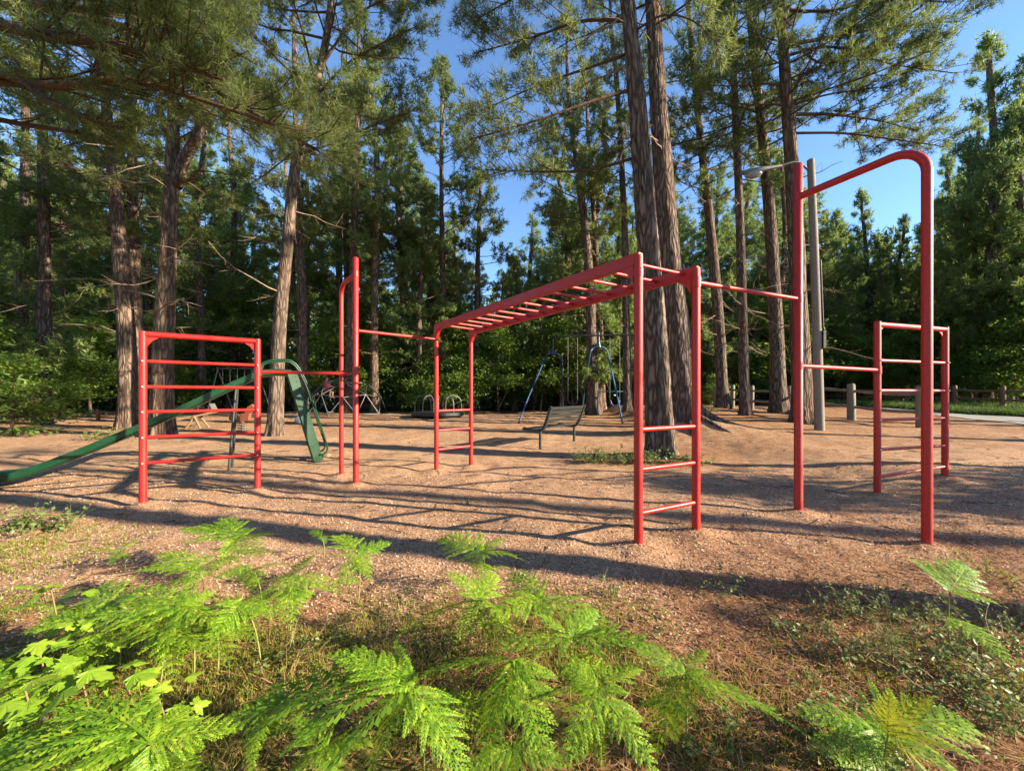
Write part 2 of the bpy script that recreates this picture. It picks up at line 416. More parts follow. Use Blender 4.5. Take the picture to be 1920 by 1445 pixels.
# ================================================================ GROUND AND PATH
# feet of the red frame's posts: chips are heaped round them
A1, A2, B1, B2 = G(1197, 1025), G(1305, 998), G(818, 882), G(883, 872)
L1, L2 = G(268, 945), G(483, 920)
S1, S2 = G(667, 905), G(640, 890)             # left tall post and its bent partner
S3, S4 = G(1497, 960), G(1738, 1020)          # right tall post and its bent partner
D_R1 = G(1645, 928); R1 = D_R1
_d = (2.21-EYE)*FPX/122.0
R2 = onground((1772-960)*_d/FPX, _d)
POSTS += [(p[0], p[1]) for p in (A1, A2, B1, B2, L1, L2, S1, S2, S3, S4, R1, R2)]
def build_ground():
    def geo(a, b, s0, g):
        r = [a]; s = s0
        while r[-1] < b: s *= g; r.append(r[-1]+s)
        return r
    ys = list(np.arange(0.6, 7.5, .055))+list(geo(7.5, 32, .06, 1.03))
    ys += geo(ys[-1]+.8, 260, .9, 1.12)
    ys = [-40, -25, -15, -9, -5, -3, -2, -1.2, -.6, 0, .3]+ys
    xr = list(np.arange(0, 6.5, .055))+geo(6.55, 200, .06, 1.05)
    xs = [-x for x in xr[:0:-1]]+xr
    X, Y = np.meshgrid(xs, ys); Z = gz(X, Y)
    ny, nx = X.shape
    idx = np.arange(ny*nx).reshape(ny, nx)
    q = np.stack([idx[:-1, :-1], idx[:-1, 1:], idx[1:, 1:], idx[1:, :-1]], -1).reshape(-1, 4)
    mb = MB().add(np.stack([X, Y, Z], -1), q, True)
    o = link('ground', mb.mesh('ground'), M['ground'])
    x, y = X.ravel(), Y.ravel()
    n = vnoise(x*.8+3, y*.8)
    need = .55*ss(3.0, 1.6, y)+.30*ss(.5, 3.5, x)*ss(4.6, 2.6, y)+.35*np.exp(-(((x-3)/2)**2+((y-7.8)/1.6)**2))
    need += .22*ss(2, 5, x)*ss(6, 9, y)+.15*ss(9, 14, y)+.12*np.exp(-((x-.2)/1.5)**2-((y-4.6)/.8)**2)
    moss = .75*ss(2.7, 1.7, y)*ss(1.6, -.4, x)+.5*np.exp(-(((x+4.4)/.8)**2+((y-3.2)/.7)**2))+.4*np.exp(-(((x-3)/1.0)**2+((y-7.3)/.7)**2))
    moss += .40*ss(2.2, 1.4, y)+.45*np.exp(-(((x-5.2)/1.2)**2+((y-10.6)/.9)**2))
    soil = ss(19, 25, y+4*(n-.5))+.35*ss(2.6, 1.2, y)*n+ss(15, 25, np.abs(x))*ss(6, 10, y)*.6
    cov = np.stack([need, moss, np.clip(soil, 0, 1), np.ones_like(x)], -1).astype(np.float32)
    at = o.data.color_attributes.new('cover', 'FLOAT_COLOR', 'POINT'); at.data.foreach_set('color', cov.ravel())
    tag(o, 'wood chip and pine needle ground under the playground', 'ground', kind='structure')
build_ground()

def strip(name, near, far, mat, dz, label, n=60):
    a = smooth_path([G(*p)[:2].tolist()+[0] for p in near], n); b = smooth_path([G(*p)[:2].tolist()+[0] for p in far], n)
    rows = [a+(b-a)*t for t in np.linspace(0, 1, 9)]
    v = np.stack(rows, 0); v[..., 2] = gz(v[..., 0], v[..., 1])+dz
    idx = np.arange(9*n).reshape(9, n)
    q = np.stack([idx[:-1, :-1], idx[:-1, 1:], idx[1:, 1:], idx[1:, :-1]], -1).reshape(-1, 4)
    o = link(name, MB().add(v, q, True).mesh(name), mat)
    return tag(o, label, name, kind='structure')
strip('path', [(1500, 759), (1560, 760), (1640, 766), (1780, 781), (1960, 801)], [(1500, 755.5), (1560, 756), (1640, 759), (1780, 769), (1960, 784)], M['path'], .02,
      'pale worn concrete path along the right side of the playground')

# ================================================================ RED CLIMBING FRAME (one bolted structure)
RP = .038            # post radius
frame = thing('climbing_frame', 'long red steel climbing frame of ladders, tall arched posts and overhead monkey bars', 'climbing frame', onground(0, 4.6))
def fpart(name, mb, root=frame, mat='red'): return part(name, mb, M[mat], root)
def up(p, z): return np.array([p[0], p[1], z])
def post(p, ztop, r=RP, dome=True):
    mb = MB(); z0 = p[2]-.25
    pts = [up(p, z0), up(p, ztop)]
    rr = [r, r]
    if dome:
        pts += [up(p, ztop+r*.25), up(p, ztop+r*.4)]; rr += [r*.8, r*.3]
    pipe(mb, pts, rr, 20)
    o = fpart('post', mb)
    return o
def bar(name, a, b, r):
    return fpart(name, pipe(MB(), [a, b], r, 14))
def bolt(p, n, parent, r=.011):
    n = nrm(np.asarray(n, float))
    pipe_mb = pipe(MB(), [p, p+n*.010, p+n*.014], [r, r, r*.5], 8)
    return part('bolt', pipe_mb, M['bolt'], parent)
def sleeve(p, z0, z1, r=RP+.006):
    return fpart('sleeve', pipe(MB(), [up(p, z0), up(p, z1)], r, 20))
def gusset(p, d, z, size=.13, t=.008, r=RP):
    """triangular plate in the corner between a post and a bar leaving in direction d, below height z"""
    d = nrm(np.array([d[0], d[1], 0.])); s = np.array([-d[1], d[0], 0])*t/2
    a = up(p, z)+d*r*.9; b = a+d*size; c = a-np.array([0, 0, size])
    m_ = (b+c)/2+(a-(b+c)/2)*.18
    tri = np.array([a, b, m_, c])
    v = np.concatenate([tri+s, tri-s])
    return fpart('gusset', MB().add(v, [np.array([[0, 1, 2, 3], [7, 6, 5, 4], [0, 4, 5, 1], [1, 5, 6, 2], [2, 6, 7, 3], [3, 7, 4, 0]])]))

# -- left ladder panel
zl = zat(626, L1[1]); dl = nrm((L2-L1)*[1, 1, 0])
face = np.array([dl[1], -dl[0], 0])
pl1, pl2 = post(L1, zl+.03, dome=False), post(L2, zl+.03, dome=False)
bar('top_bar', up(L1, zl)+dl*RP*.5, up(L2, zl)-dl*RP*.5, .034)
gusset(L1, dl, zl-.02, .13); gusset(L2, -dl, zl-.02, .13)
for py in (677, 725, 772, 820, 868):
    z = zat(py, L1[1]); bar('rung', up(L1, z), up(L2, z), .021)
    bolt(up(L1, z)+face*RP*.98, face, pl1); bolt(up(L2, z)+face*RP*.98, face, pl2)
# -- link, left tall arch
z = 1.61; bar('link_bar', up(L2, z), up(S1, z), .022); sleeve(L2, z-.05, z+.05)
zt = zat(484, S1[1]); post(S1, zt, RP+.002)
zj = 3.08
def arch(tall, bent, zjoin, rad=.22, r=.037):
    d = nrm((tall-bent)*[1, 1, 0]); L = np.linalg.norm((tall-bent)[:2])
    rad = min(rad, L*.55)
    pts = [up(bent, bent[2]-.25), up(bent, (bent[2]+zjoin)/2), up(bent, zjoin-rad)]
    for a in np.linspace(0, math.pi/2, 9)[1:]:
        pts.append(up(bent, zjoin-rad)+d*rad*(1-math.cos(a))+np.array([0, 0, rad*math.sin(a)]))
    pts.append(up(tall, zjoin))
    o = fpart('arched_post', pipe(MB(), pts, r, 18))
    sleeve(tall, zjoin-.045, zjoin+.045)
    bolt(up(tall, zjoin)-d*(RP+.005), -d, o)
    return o
arch(S1, S2, zj, .18, .034)
z = 2.25; bar('link_bar', up(S1, z), up(B1, z), .022); sleeve(S1, z-.045, z+.045); sleeve(S1, 1.565, 1.655)
# -- overhead ladder (monkey bars)
zm = 2.47
for p in (A1, A2, B1, B2):
    post(p, zm+.02, RP, False); sleeve(p, zm-.16, zm-.09, RP+.005)
dr = nrm((B1-A1)*[1, 1, 0])
for a, b in ((A1, B1), (A2, B2)):
    plank_mb = plank(MB(), up(a, zm-.01)-dr*RP*.6, up(b, zm-.01)+dr*RP*.6, .06, .105)
    fpart('side_rail', plank_mb)
    gusset(a, b-a, zm-.055, .16, .05); gusset(b, a-b, zm-.055, .16, .05)
for i in range(14):
    t = (i+.35)/14.2
    bar('overhead_rung', up(A1+(B1-A1)*t, zm-.01), up(A2+(B2-A2)*t, zm-.01), .0165)
for (a, b, ys_) in ((A1, A2, (962, 880, 805)), (B1, B2, (843, 807, 770))):
    for py in ys_:
        z = zat(py, a[1]); bar('rung', up(a, z), up(b, z), .021)
# -- right link, right tall arch, right ladder
z = 2.36; bar('link_bar', up(A2, z), up(S3, z), .022); sleeve(A2, z-.05, z+.05)
post(S3, zat(309, S3[1]), RP+.004)
arch(S3, S4, 3.49, .24, .037)
sleeve(S3, z-.045, z+.045); sleeve(S3, 1.575, 1.665)
z = 1.62; bar('link_bar', up(S3, z), up(R1, z), .023); sleeve(R1, z-.05, z+.05)
zr = 2.21; dl = nrm((R2-R1)*[1, 1, 0]); face = np.array([dl[1], -dl[0], 0])
pr1, pr2 = post(R1, zr+.035, dome=False), post(R2, zr+.035, dome=False)
bar('top_bar', up(R1, zr)+dl*RP*.5, up(R2, zr)-dl*RP*.5, .034)
gusset(R1, dl, zr-.02, .10); gusset(R2, -dl, zr-.02, .12)
for z in (1.745, 1.355, .975, .59):
    bar('rung', up(R1, z), up(R2, z), .021); bolt(up(R1, z)+face*RP*.98, face, pr1); bolt(up(R2, z)+face*RP*.98, face, pr2)
bar('rung', up(R1, .24), up(R2, .30), .021)

# ================================================================ GREEN SLIDE
T = P(505, 702, 7.1); lad = G(598, 860); ex = G(82, 906); 
sdir = nrm((ex-T)*[1, 1, 0]); side = np.array([-sdir[1], sdir[0], 0])
slide = thing('playground_slide', 'green metal slide with long chute and ladder behind the red ladder panel', 'slide', onground(T[0], T[1]))
W = .20
cl = smooth_path([T-sdir*.35+[0, 0, .0], T-sdir*.02, T+sdir*.35-[0, 0, .14], T+(ex-T)*.55+[0, 0, .10], ex+[0, 0, .22], ex+sdir*.45+[0, 0, .13], ex+sdir*1.25+[0, 0, .10]], 40)
def chute():
    prof = [(-W-.02, .085), (-W, .09), (-W+.012, .02), (-W+.05, 0), (W-.05, 0), (W-.012, .02), (W, .09), (W+.02, .085), (W+.012, .0), (W-.03, -.03), (-W+.03, -.03), (-W-.012, 0)]
    tg = nrm(np.gradient(cl, axis=0)); upv = np.cross(tg, np.cross([0, 0, 1.], tg)); upv = nrm(upv)
    v = np.array([[c+side*s+u*h for s, h in prof] for c, u in zip(cl, upv)])
    n, k = v.shape[:2]; idx = np.arange(n*k).reshape(n, k)
    q = np.stack([idx[:-1], np.roll(idx, -1, 1)[:-1], np.roll(idx, -1, 1)[1:], idx[1:]], -1).reshape(-1, 4)
    return MB().add(v, [q, idx[0][None], idx[-1][::-1][None]])
part('chute', chute(), M['green_paint'], slide)
top = T-sdir*.35; lv = (lad-top)
for s in (-1, 1):
    a = top+side*W*s+[0, 0, .05]; b = lad+side*W*s-[0, 0, .1]
    part('ladder_stringer', plank(MB(), a, b, .035, .19), M['green_paint'], slide)
    off = np.array([0, 0, .0])
    out = nrm(np.cross(side, lv)); out = out if out[2] > 0 else -out
    sw_ = side*(W+.03)*s
    h = [T+sdir*.12+sw_+[0, 0, .10], T+sdir*.05+sw_+[0, 0, .22], top+lv*.02+sw_+[0, 0, .28], top+lv*.14+sw_+out*.18+[0, 0, .05], top+lv*.35+sw_+out*.20, top+lv*.6+sw_+out*.20, top+lv*.86+sw_+out*.20, top+lv*.93+sw_+out*.14, top+lv*.93+sw_+out*.04]
    part('handrail', pipe(MB(), smooth_path(h, 34), .017, 10), M['green_paint'], slide)
for i in range(8):
    c = top+lv*(i+.6)/8.2
    part('step', plank(MB(), c-side*W, c+side*W, .11, .02), M['green_paint'], slide)
m_ = cl[14]
for s in (-1, 1):
    ft = onground(m_[0]+sdir[0]*.1+side[0]*.3*s, m_[1]+sdir[1]*.1+side[1]*.3*s, -.1)
    part('support_leg', pipe(MB(), [m_+side*.18*s, ft], .02, 10), M['dark_metal'], slide)

# ================================================================ BLACK BENCH
F1, F2 = G(1017, 842), G(1080, 826)
F1 = onground(F1[0], F1[1]); w = (F2-F1)*[1, 1, 0]; w = w/np.linalg.norm(w)*1.75; F2 = onground(F1[0]+w[0], F1[1]+w[1])
wd = nrm(w); fd = np.array([-wd[1], wd[0], 0])       # facing left and away
bench = thing('park_bench', 'black steel park bench on two posts left of the big pine', 'bench', F1)
zs = F1[2]+.47
prof = [(.40, .02), (.36, .0), (.14, -.03), (.02, -.01), (-.05, .08), (-.10, .24), (-.16, .44), (-.19, .50)]
for f in (F1, F2):
    c0 = up(f, zs)+wd*(0.12 if f is F1 else -.12)*0
    pts = smooth_path([c0+fd*a*1.35+[0, 0, h*1.08] for a, h in prof], 26)
    tg = nrm(np.gradient(pts, axis=0)); nn = np.cross(tg, wd)
    v = np.array([[p+wd*.035+n*.032, p-wd*.035+n*.032, p-wd*.035-n*.032, p+wd*.035-n*.032] for p, n in zip(pts, nn)])
    idx = np.arange(26*4).reshape(26, 4)
    q = np.stack([idx[:-1], np.roll(idx, -1, 1)[:-1], np.roll(idx, -1, 1)[1:], idx[1:]], -1).reshape(-1, 4)
    part('end_frame', MB().add(v, [q, idx[0][None], idx[-1][::-1][None]]), M['dark_metal'], bench)
    part('leg', pipe(MB(), [up(f, f[2]-.15)+fd*.06, up(f, zs-.02)+fd*.06], .034, 14), M['dark_metal'], bench)
a0, a1 = up(F1, zs), up(F2, zs)
for (a, h, an) in ((.32, .015, 0), (.235, .005, 0), (.15, -.002, 0), (.07, .008, .2), (-.085, .20, 1.25), (-.112, .29, 1.27), (-.14, .38, 1.27), (-.168, .465, 1.27)):
    c = fd*a*1.35+np.array([0, 0, h*1.08]); n = np.array([0, 0, math.cos(an)])+fd*math.sin(an)
    part('slat', plank(MB(), a0+c-wd*.03, a1+c+wd*.03, .074, .022, n), M['bench_slat'], bench)

# ================================================================ DISTANT PLAY EQUIPMENT
# merry-go-round
c = G(822, 781); c = onground(c[0], c[1])
mg = thing('merry_go_round', 'low dark round merry-go-round with grey hoop handles beyond the monkey bars', 'merry-go-round', c)
ang = np.arange(40)*2*np.pi/40; Rm = 1.22
ring = lambda r, z: np.stack([c[0]+r*np.cos(ang), c[1]+r*np.sin(ang), np.full(40, c[2]+z)], -1)
v = np.concatenate([ring(Rm-.03, .05), ring(Rm, .10), ring(Rm, .20), ring(Rm-.03, .23)]); idx = np.arange(160).reshape(4, 40)
q = np.stack([idx[:-1], np.roll(idx, -1, 1)[:-1], np.roll(idx, -1, 1)[1:], idx[1:]], -1).reshape(-1, 4)
part('platform', MB().add(v, [q, idx[-1][None], idx[0][::-1][None]]), M['dark_metal'], mg)
part('hub', pipe(MB(), [c, c+[0, 0, .16], c+[0, 0, .34], c+[0, 0, .37]], [.16, .16, .12, .03], 16), M['dark_metal'], mg)
for k_ in range(5):
    a = k_*2*np.pi/5+.5; d = np.array([math.cos(a), math.sin(a), 0])
    pts = smooth_path([c+d*.35+[0, 0, .2], c+d*.38+[0, 0, .75], c+d*.6+[0, 0, .98], c+d*.95+[0, 0, .92], c+d*1.12+[0, 0, .7], c+d*1.14+[0, 0, .2]], 22)
    part('handle', pipe(MB(), pts, .022, 8), M['grey_pipe'], mg)
# dome climber
c = G(650, 775); c = onground(c[0], c[1]); RD = 2.05
dome = thing('dome_climber', 'grey pipe geodesic dome climber at the wood edge', 'climber', c)
import bmesh
bm = bmesh.new(); bmesh.ops.create_icosphere(bm, subdivisions=2, radius=RD)
for e in bm.edges:
    p, q_ = [np.array(v_.co) for v_ in e.verts]
    if min(p[2], q_[2]) < -.02: continue
    k2 = np.array([1.0, 1.0, .92])
    part('strut', pipe(MB(), [c+p*k2, c+q_*k2], .021, 6), M['grey_pipe'], dome)
for v_ in bm.verts:
    if abs(v_.co.z) < .02 or True:
        p = np.array(v_.co)
        if -.02 < p[2] < .25: part('foot', pipe(MB(), [c+p*[1, 1, .92], c+p*[1.02, 1.02, 0]-[0, 0, .1]], .021, 6), M['grey_pipe'], dome)
bm.free()
dome_c = c
# tan timber swing frame
D = 25.0; zt = zat(703, D); gx = lambda px: (px-960)*D/FPX
tw = thing('timber_swing_frame', 'tan timber A-frame swing set far behind the black bench', 'swing set', onground(gx(1020), D))
part('top_beam', pipe(MB(), [[gx(966), D, zt], [gx(1090), D, zt]], .06, 8), M['tan_wood'], tw)
for px in (967, 1021, 1084):
    for s in (-1, 1):
        sp = {967: -28, 1021: -3, 1084: 14}[px]
        g = onground(gx(px+sp)+(.25*s), D+1.1*s, -.1)
        part('leg', pipe(MB(), [[gx(px), D, zt], g], .06, 8), M['tan_wood'], tw)
for px, lab in ((984, 'left'), (1006, 'right')):
    s_ = thing('swing', 'thin rope swing hanging %s of the pair in the tan timber swing frame' % lab, 'swing', (gx(px), D, zt), group='rope swings in the timber frame')
    for s in (-.25, .25): part('rope', pipe(MB(), [[gx(px)+s, D, zt-.05], [gx(px)+s, D, zt-1.75]], .014, 5), M['fence_wood'], s_)
    part('seat', box(MB(), [gx(px), D, zt-1.76], (.55, .2, .05)), M['dark_metal'], s_)
# blue swing set with arched legs
Lf, Lb, Rb, Rf = G(970, 793), G(1056, 774), G(1090, 774), G(1169, 796)
sw = thing('blue_swing_set', 'tall blue pipe swing set with arched legs behind the bench', 'swing set', onground(2.2, 13.6))
tops = []
for (a, b, tx, ty, mt) in ((Lf, Lb, 1037, 662, 'blue_paint'), (Rf, Rb, 1123, 650, 'pale_blue')):
    D = (a[1]+b[1])/2; tpk = P(tx, ty, D); ab = nrm((b-a)*[1, 1, 0])
    sx = np.array([.36*(1 if a[0] > b[0] else -1), 0, 0])
    sa, sb = tpk+sx*1.15-[0, 0, .34], tpk-sx*1.15-[0, 0, .34]
    pts = [a-[0, 0, .15], a+(sa-a)*.33, a+(sa-a)*.67, sa, tpk+sx*.85-[0, 0, .11], tpk+sx*.4-[0, 0, .02], tpk-sx*.4-[0, 0, .02], tpk-sx*.85-[0, 0, .11], sb, b+(sb-b)*.67, b+(sb-b)*.33, b-[0, 0, .15]]
    part('arched_leg', pipe(MB(), smooth_path(pts, 48), .035, 10), M[mt], sw)
    hp = up(tpk, tpk[2]+.66); tops.append(hp)
    part('hanger_post', pipe(MB(), [tpk-[0, 0, .02], tpk+[0, 0, .10], tpk+[0, 0, .22], hp], [.10, .07, .032, .032], 10), M[mt], sw)
bd = tops[1]-tops[0]; bd[2] = 0
b0, b1 = tops[0]-bd*.12, tops[1]+bd*.85
b0[2] = b1[2] = (tops[0][2]+tops[1][2])/2
part('top_beam', pipe(MB(), [b0, b1], .04, 10), M['dark_metal'], sw)
for t, nm, lab in ((.74, 'bucket_swing', 'blue bucket swing hanging under the blue swing set left of the big pine'), (.28, 'strap_swing', 'black strap swing hanging in the middle of the blue swing set')):
    h = b0+(b1-b0)*t; zz = float(gz(h[0], h[1]))+.50; bdn = nrm(bd)
    s_ = thing(nm, lab, 'swing', h)
    for s in (-.22, .22): part('chain', pipe(MB(), [h+bdn*s, up(h+bdn*s, zz+.25)], .011, 5), M['grey_pipe'], s_)
    # shell of the seat
    th = np.linspace(0, math.pi, 13); rows = []
    for k_, sc in ((-.16, .85), (-.05, 1), (.05, 1), (.16, .85)):
        rows.append([up(h, zz+.25)+bdn*(.24*math.cos(t_))*sc+np.array([-bdn[1], bdn[0], 0])*k_-np.array([0, 0, (.30 if nm[0] == 'b' else .2)*math.sin(t_)*sc]) for t_ in th])
    v = np.array(rows); idx = np.arange(v.shape[0]*13).reshape(-1, 13)
    q = np.stack([idx[:-1, :-1], idx[:-1, 1:], idx[1:, 1:], idx[1:, :-1]], -1).reshape(-1, 4)
    so = part('seat', MB().add(v, q, True), M['pale_blue'] if nm[0] == 'b' else M['dark_metal'], s_)
    md = so.modifiers.new('thick', 'SOLIDIFY'); md.thickness = .03
# teal bar
D = 19.0; a, b = P(1121, 734, D), P(1174, 734, D)
tb = thing('turning_bar', 'teal horizontal turning bar left of the big pine in the background', 'bar', onground((a[0]+b[0])/2, D))
part('bar', pipe(MB(), [a, b], .03, 8), M['teal'], tb)
for p in (a, b): part('post', pipe(MB(), [p+[0, 0, .05], onground(p[0], p[1], -.1)], .035, 8), M['teal'], tb)
# seesaw on the left
D = 13.0
ss_ = thing('seesaw', 'tan plank seesaw with white seat back seen through the red ladder', 'seesaw', onground(P(372, 780, D)[0], D))
a, b = P(318, 790, D), P(420, 769, D+.6)
part('plank', plank(MB(), a, b, .24, .06), M['tan_wood'], ss_)
mid = (a+b)/2
for s in (-1, 1):
    for t in (-1, 1): part('stand_leg', pipe(MB(), [mid+[0, .13*s, -.03], onground(mid[0]+.28*t, mid[1]+.2*s, -.05)], .035, 8), M['tan_wood'], ss_)
part('pivot', pipe(MB(), [mid+[0, -.2, -.04], mid+[0, .2, -.04]], .04, 8), M['tan_wood'], ss_)
e = a+(b-a)*.80
part('seat_back', box(MB(), e+[0, 0, .17], (.05, .26, .30), axes_to([1, .1, .45])), M['lamp_grey'], ss_)
part('handle', pipe(MB(), [e-[.45, .12, .0], e-[.45, .12, -.2], e-[.45, -.12, -.2], e-[.45, -.12, 0]], .015, 6), M['dark_metal'], ss_)
# spring rider
D = 12.3; c = onground(P(452, 790, D)[0], D)
sr = thing('spring_rider', 'small orange spring rider toy in front of the slide leg', 'spring rider', c)
hx = np.linspace(0, 8*math.pi, 70); part('spring', pipe(MB(), np.stack([c[0]+.10*np.cos(hx), c[1]+.10*np.sin(hx), c[2]+.02+hx/(8*math.pi)*.30], -1), .016, 5), M['lamp_grey'], sr)
out_ = np.array([(-.36, .12), (-.30, .34), (-.12, .30), (0, .22), (.14, .30), (.24, .52), (.36, .60), (.46, .50), (.40, .40), (.30, .30), (.26, .10), (.05, .02), (-.2, .04)])
v = np.concatenate([np.stack([c[0]+out_[:, 0], np.full(13, c[1]+s), c[2]+.30+out_[:, 1]], -1) for s in (-.06, .06)])
i_ = np.arange(13); q = np.stack([i_, np.roll(i_, -1), np.roll(i_, -1)+13, i_+13], -1)
part('body', MB().add(v, [q, i_[::-1][None], (i_+13)[None]]), M['orange'], sr)
part('handle', pipe(MB(), [c+[.2, -.2, .72], c+[.2, .2, .72]], .016, 6), M['dark_metal'], sr)
part('base', box(MB(), c+[0, 0, .02], (.5, .4, .06)), M['lamp_grey'], sr)
# grey pipe frame with hanging rings, far left
D = 19.0; a, b = P(408, 691, D), P(482, 691, D)
rf = thing('ring_frame', 'thin grey pipe frame with hanging rings far behind the slide', 'frame', onground((a[0]+b[0])/2, D))
pts = [onground(a[0]-.25, D-.4, -.1), a-[.02, 0, .15], a+[.12, 0, 0], b-[.12, 0, 0], b+[.02, 0, -.15], onground(b[0]+.25, D-.4, -.1)]
part('pipe_hoop', pipe(MB(), smooth_path(pts, 50), .03, 8), M['grey_pipe'], rf)
for s in (a, b): part('rear_leg', pipe(MB(), [s, onground(s[0], D+1.2, -.1)], .028, 8), M['grey_pipe'], rf)
for i in range(5):
    p = a+(b-a)*(i+.7)/5.4
    part('hanging_rod', pipe(MB(), [p, p-[0, 0, .75]], .012, 5), M['grey_pipe'], rf)
    t_ = np.linspace(0, 2*math.pi, 15); part('ring', pipe(MB(), np.stack([p[0]+.11*np.cos(t_), np.full(15, p[1]), p[2]-.86+.11*np.sin(t_)], -1), .015, 5, False), M['grey_pipe'], rf)
# low red-brown rail far left, pale stone, fallen stick
D = 16.0; a, b = P(176, 771, D), P(243, 776, D)
lr = thing('low_rail', 'low red-brown timber rail in the shade left of the red ladder', 'rail', onground((a[0]+b[0])/2, D))
part('rail', plank(MB(), a, b, .10, .08), M['brown_wood'], lr)
for t in (.12, .88): p = a+(b-a)*t; part('post', box(MB(), [p[0], p[1], (p[2]-.04+float(gz(p[0], p[1]))-.1)/2], (.1, .1, p[2]-.04-float(gz(p[0], p[1]))+.1)), M['brown_wood'], lr)
def rock(name, c, r, mat, label, cat, seed=0, sq=.7):
    bm = bmesh.new(); bmesh.ops.create_icosphere(bm, subdivisions=3, radius=1)
    v = np.array([x.co for x in bm.verts]); f = np.array([[q.index for q in x.verts] for x in bm.faces]); bm.free()
    n = vnoise(v[:, 0]*1.7+seed, v[:, 1]*1.7, v[:, 2]*1.7)-.5
    v = v*(1+n*.6)[:, None]*np.array([1, .8, sq])*r+np.asarray(c)
    o = link(name, MB().add(v-np.asarray(c), f, True).mesh(name), mat); o.location = c
    return tag(o, label, cat)
rock('stone', G(567, 792)+[0, 0, .12], .26, M['white'], 'pale rounded stone beside the slide ladder', 'stone', 4, 1.15)
rock('stone', G(612, 855)+[0, 0, .01], .09, M['tan_wood'], 'small sandy stone at the foot of the slide ladder', 'stone', 9, .6)
fb = thing('fallen_branch', 'thin dark fallen branch on the chips left of the tall red post', 'branch', G(606, 797))
p = G(606, 797)
part('stick', pipe(MB(), smooth_path([p+[-.2, .1, .16], p+[-.05, 0, .06], p+[.1, -.02, .03], p+[.25, -.1, .02]], 12), .015, 6), M['twig'], fb)
part('twig', pipe(MB(), [p+[.02, 0, .04], p+[.12, .05, .10], p+[.30, .1, .05]], [.01, .008, .004], 5), M['twig'], fb)

# ================================================================ LAMP POST, FENCE, EDGING
c = G(1537, 806); Dp = c[1]
lp = thing('lamp_post', 'weathered grey wooden lamp post behind the right tall red post', 'lamp post', c)
topp = P(1520, 300, Dp)
pth = smooth_path([c-[0, 0, .2], c+(topp-c)*.5+[.02, 0, 0], topp], 24)
part('pole', pipe(MB(), pth, np.linspace(.125, .088, 24), 18), M['pole_wood'], lp)
part('arm', pipe(MB(), smooth_path([topp-[0, 0, .35], topp+[-.4, -.05, -.1], P(1462, 312, Dp)], 14), .03, 8), M['lamp_grey'], lp)
ha, hb = P(1466, 311, Dp), P(1392, 325, Dp)
hd = hb-ha; pts = [ha+hd*t for t in (0, .08, .3, .6, .85, .97, 1)]
lh = part('lamp_head', pipe(MB(), pts, [.035, .045, .055, .085, .085, .06, .02], 14), M['lamp_grey'], lp)
part('lens', pipe(MB(), [ha+hd*t+[0, 0, -.09] for t in (.5, .58, .75, .88, .94)], [.02, .10, .115, .08, .02], 12), M['lamp_glass'], lh)
bxp = P(1544, 636, Dp-.1); part('meter_box', box(MB(), bxp, (.08, .10, .50)), M['dark_metal'], lp)
part('conduit', pipe(MB(), [bxp+[0, 0, .3], up(bxp, bxp[2]+2.2)+[-.06, .02, 0]], .015, 6), M['dark_metal'], lp)

def fence(label, pts, hgt, rails, mat='fence_wood', pw=.17):
    """pts: ground points of posts"""
    f = thing('split_rail_fence', label, 'fence', pts[0])
    for i, p in enumerate(pts):
        j = random.uniform(-.03, .03)
        mb = MB(); pipe(mb, [up(p, p[2]-.25), up(p, p[2]+hgt*.5)+[j*.5, 0, 0], up(p, p[2]+hgt-.03)+[j, 0, 0], up(p, p[2]+hgt)+[j, 0, 0]], [pw*.60, pw*.58, pw*.55, pw*.35], 7)
        part('post', mb, M[mat], f)
        if i+1 < len(pts):
            q_ = pts[i+1]
            for h in rails:
                a, b = up(p, p[2]+h), up(q_, q_[2]+h)
                m = (a+b)/2+[random.uniform(-.03, .03), 0, random.uniform(-.05, .03)]
                part('rail', pipe(MB(), smooth_path([a, m, b], 8), [.035, .05, .06, .06, .06, .058, .05, .035], 6), M[mat], f)
    return f
def gp(px, D): return onground((px-960)*D/FPX, D)
fence('grey split-rail fence with three short posts among the pines beyond the second big pine', [gp(1341, 19.5), gp(1373, 18.3), gp(1409, 17.0), gp(1480, 15.6)], 1.05, (.38, .82))
fence('weathered split-rail fence with thick post right of the lamp post', [gp(1470, 17.5), gp(1597, 13.0), gp(1728, 11.2)], 1.22, (.45, .98), pw=.21)
fence('brown split-rail fence along the far side of the path', [gp(1490, 26), gp(1600, 22), gp(1700, 19.5), gp(1790, 17.5), gp(1880, 16), gp(1990, 15)], 1.05, (.85, .48), 'brown_wood', .16)
ed = thing('timber_edging', 'dark brown timber edging between path and grass at right', 'edging', gp(1800, 13.4))
ep = [G(px, py-1.5) for px, py in ((1560, 756), (1640, 759), (1780, 769), (1960, 784))]
for i in range(3):
    a, b = ep[i], ep[i+1]
    part('timber', plank(MB(), a+(b-a)*.004+[0, .1, .09], b-(b-a)*.004+[0, .1, .09], .16, .2), M['brown_wood'], ed)

# ================================================================ TREES
def tufts(pos, d, size, width, m, rg, spread=.75):
    """m needle blades at each tuft -> (verts, tris)"""
    n = len(pos)
    dd = d[:, None, :]+rg.normal(0, spread, (n, m, 3)); dd = nrm(dd)
    ln = (np.broadcast_to(size, (n,))[:, None]*rg.uniform(.65, 1.15, (n, m)))[..., None]
    side = nrm(np.cross(dd, rg.normal(0, 1, (n, m, 3))))
    w = np.broadcast_to(width, (n,))[:, None, None]
    b = pos[:, None, :]+dd*ln*.05
    v = np.stack([b-side*w*.45+dd*ln*.15, b+side*w*.45+dd*ln*.15, b+dd*ln], 2).reshape(-1, 3)
    return v, np.arange(len(v)).reshape(-1, 3)

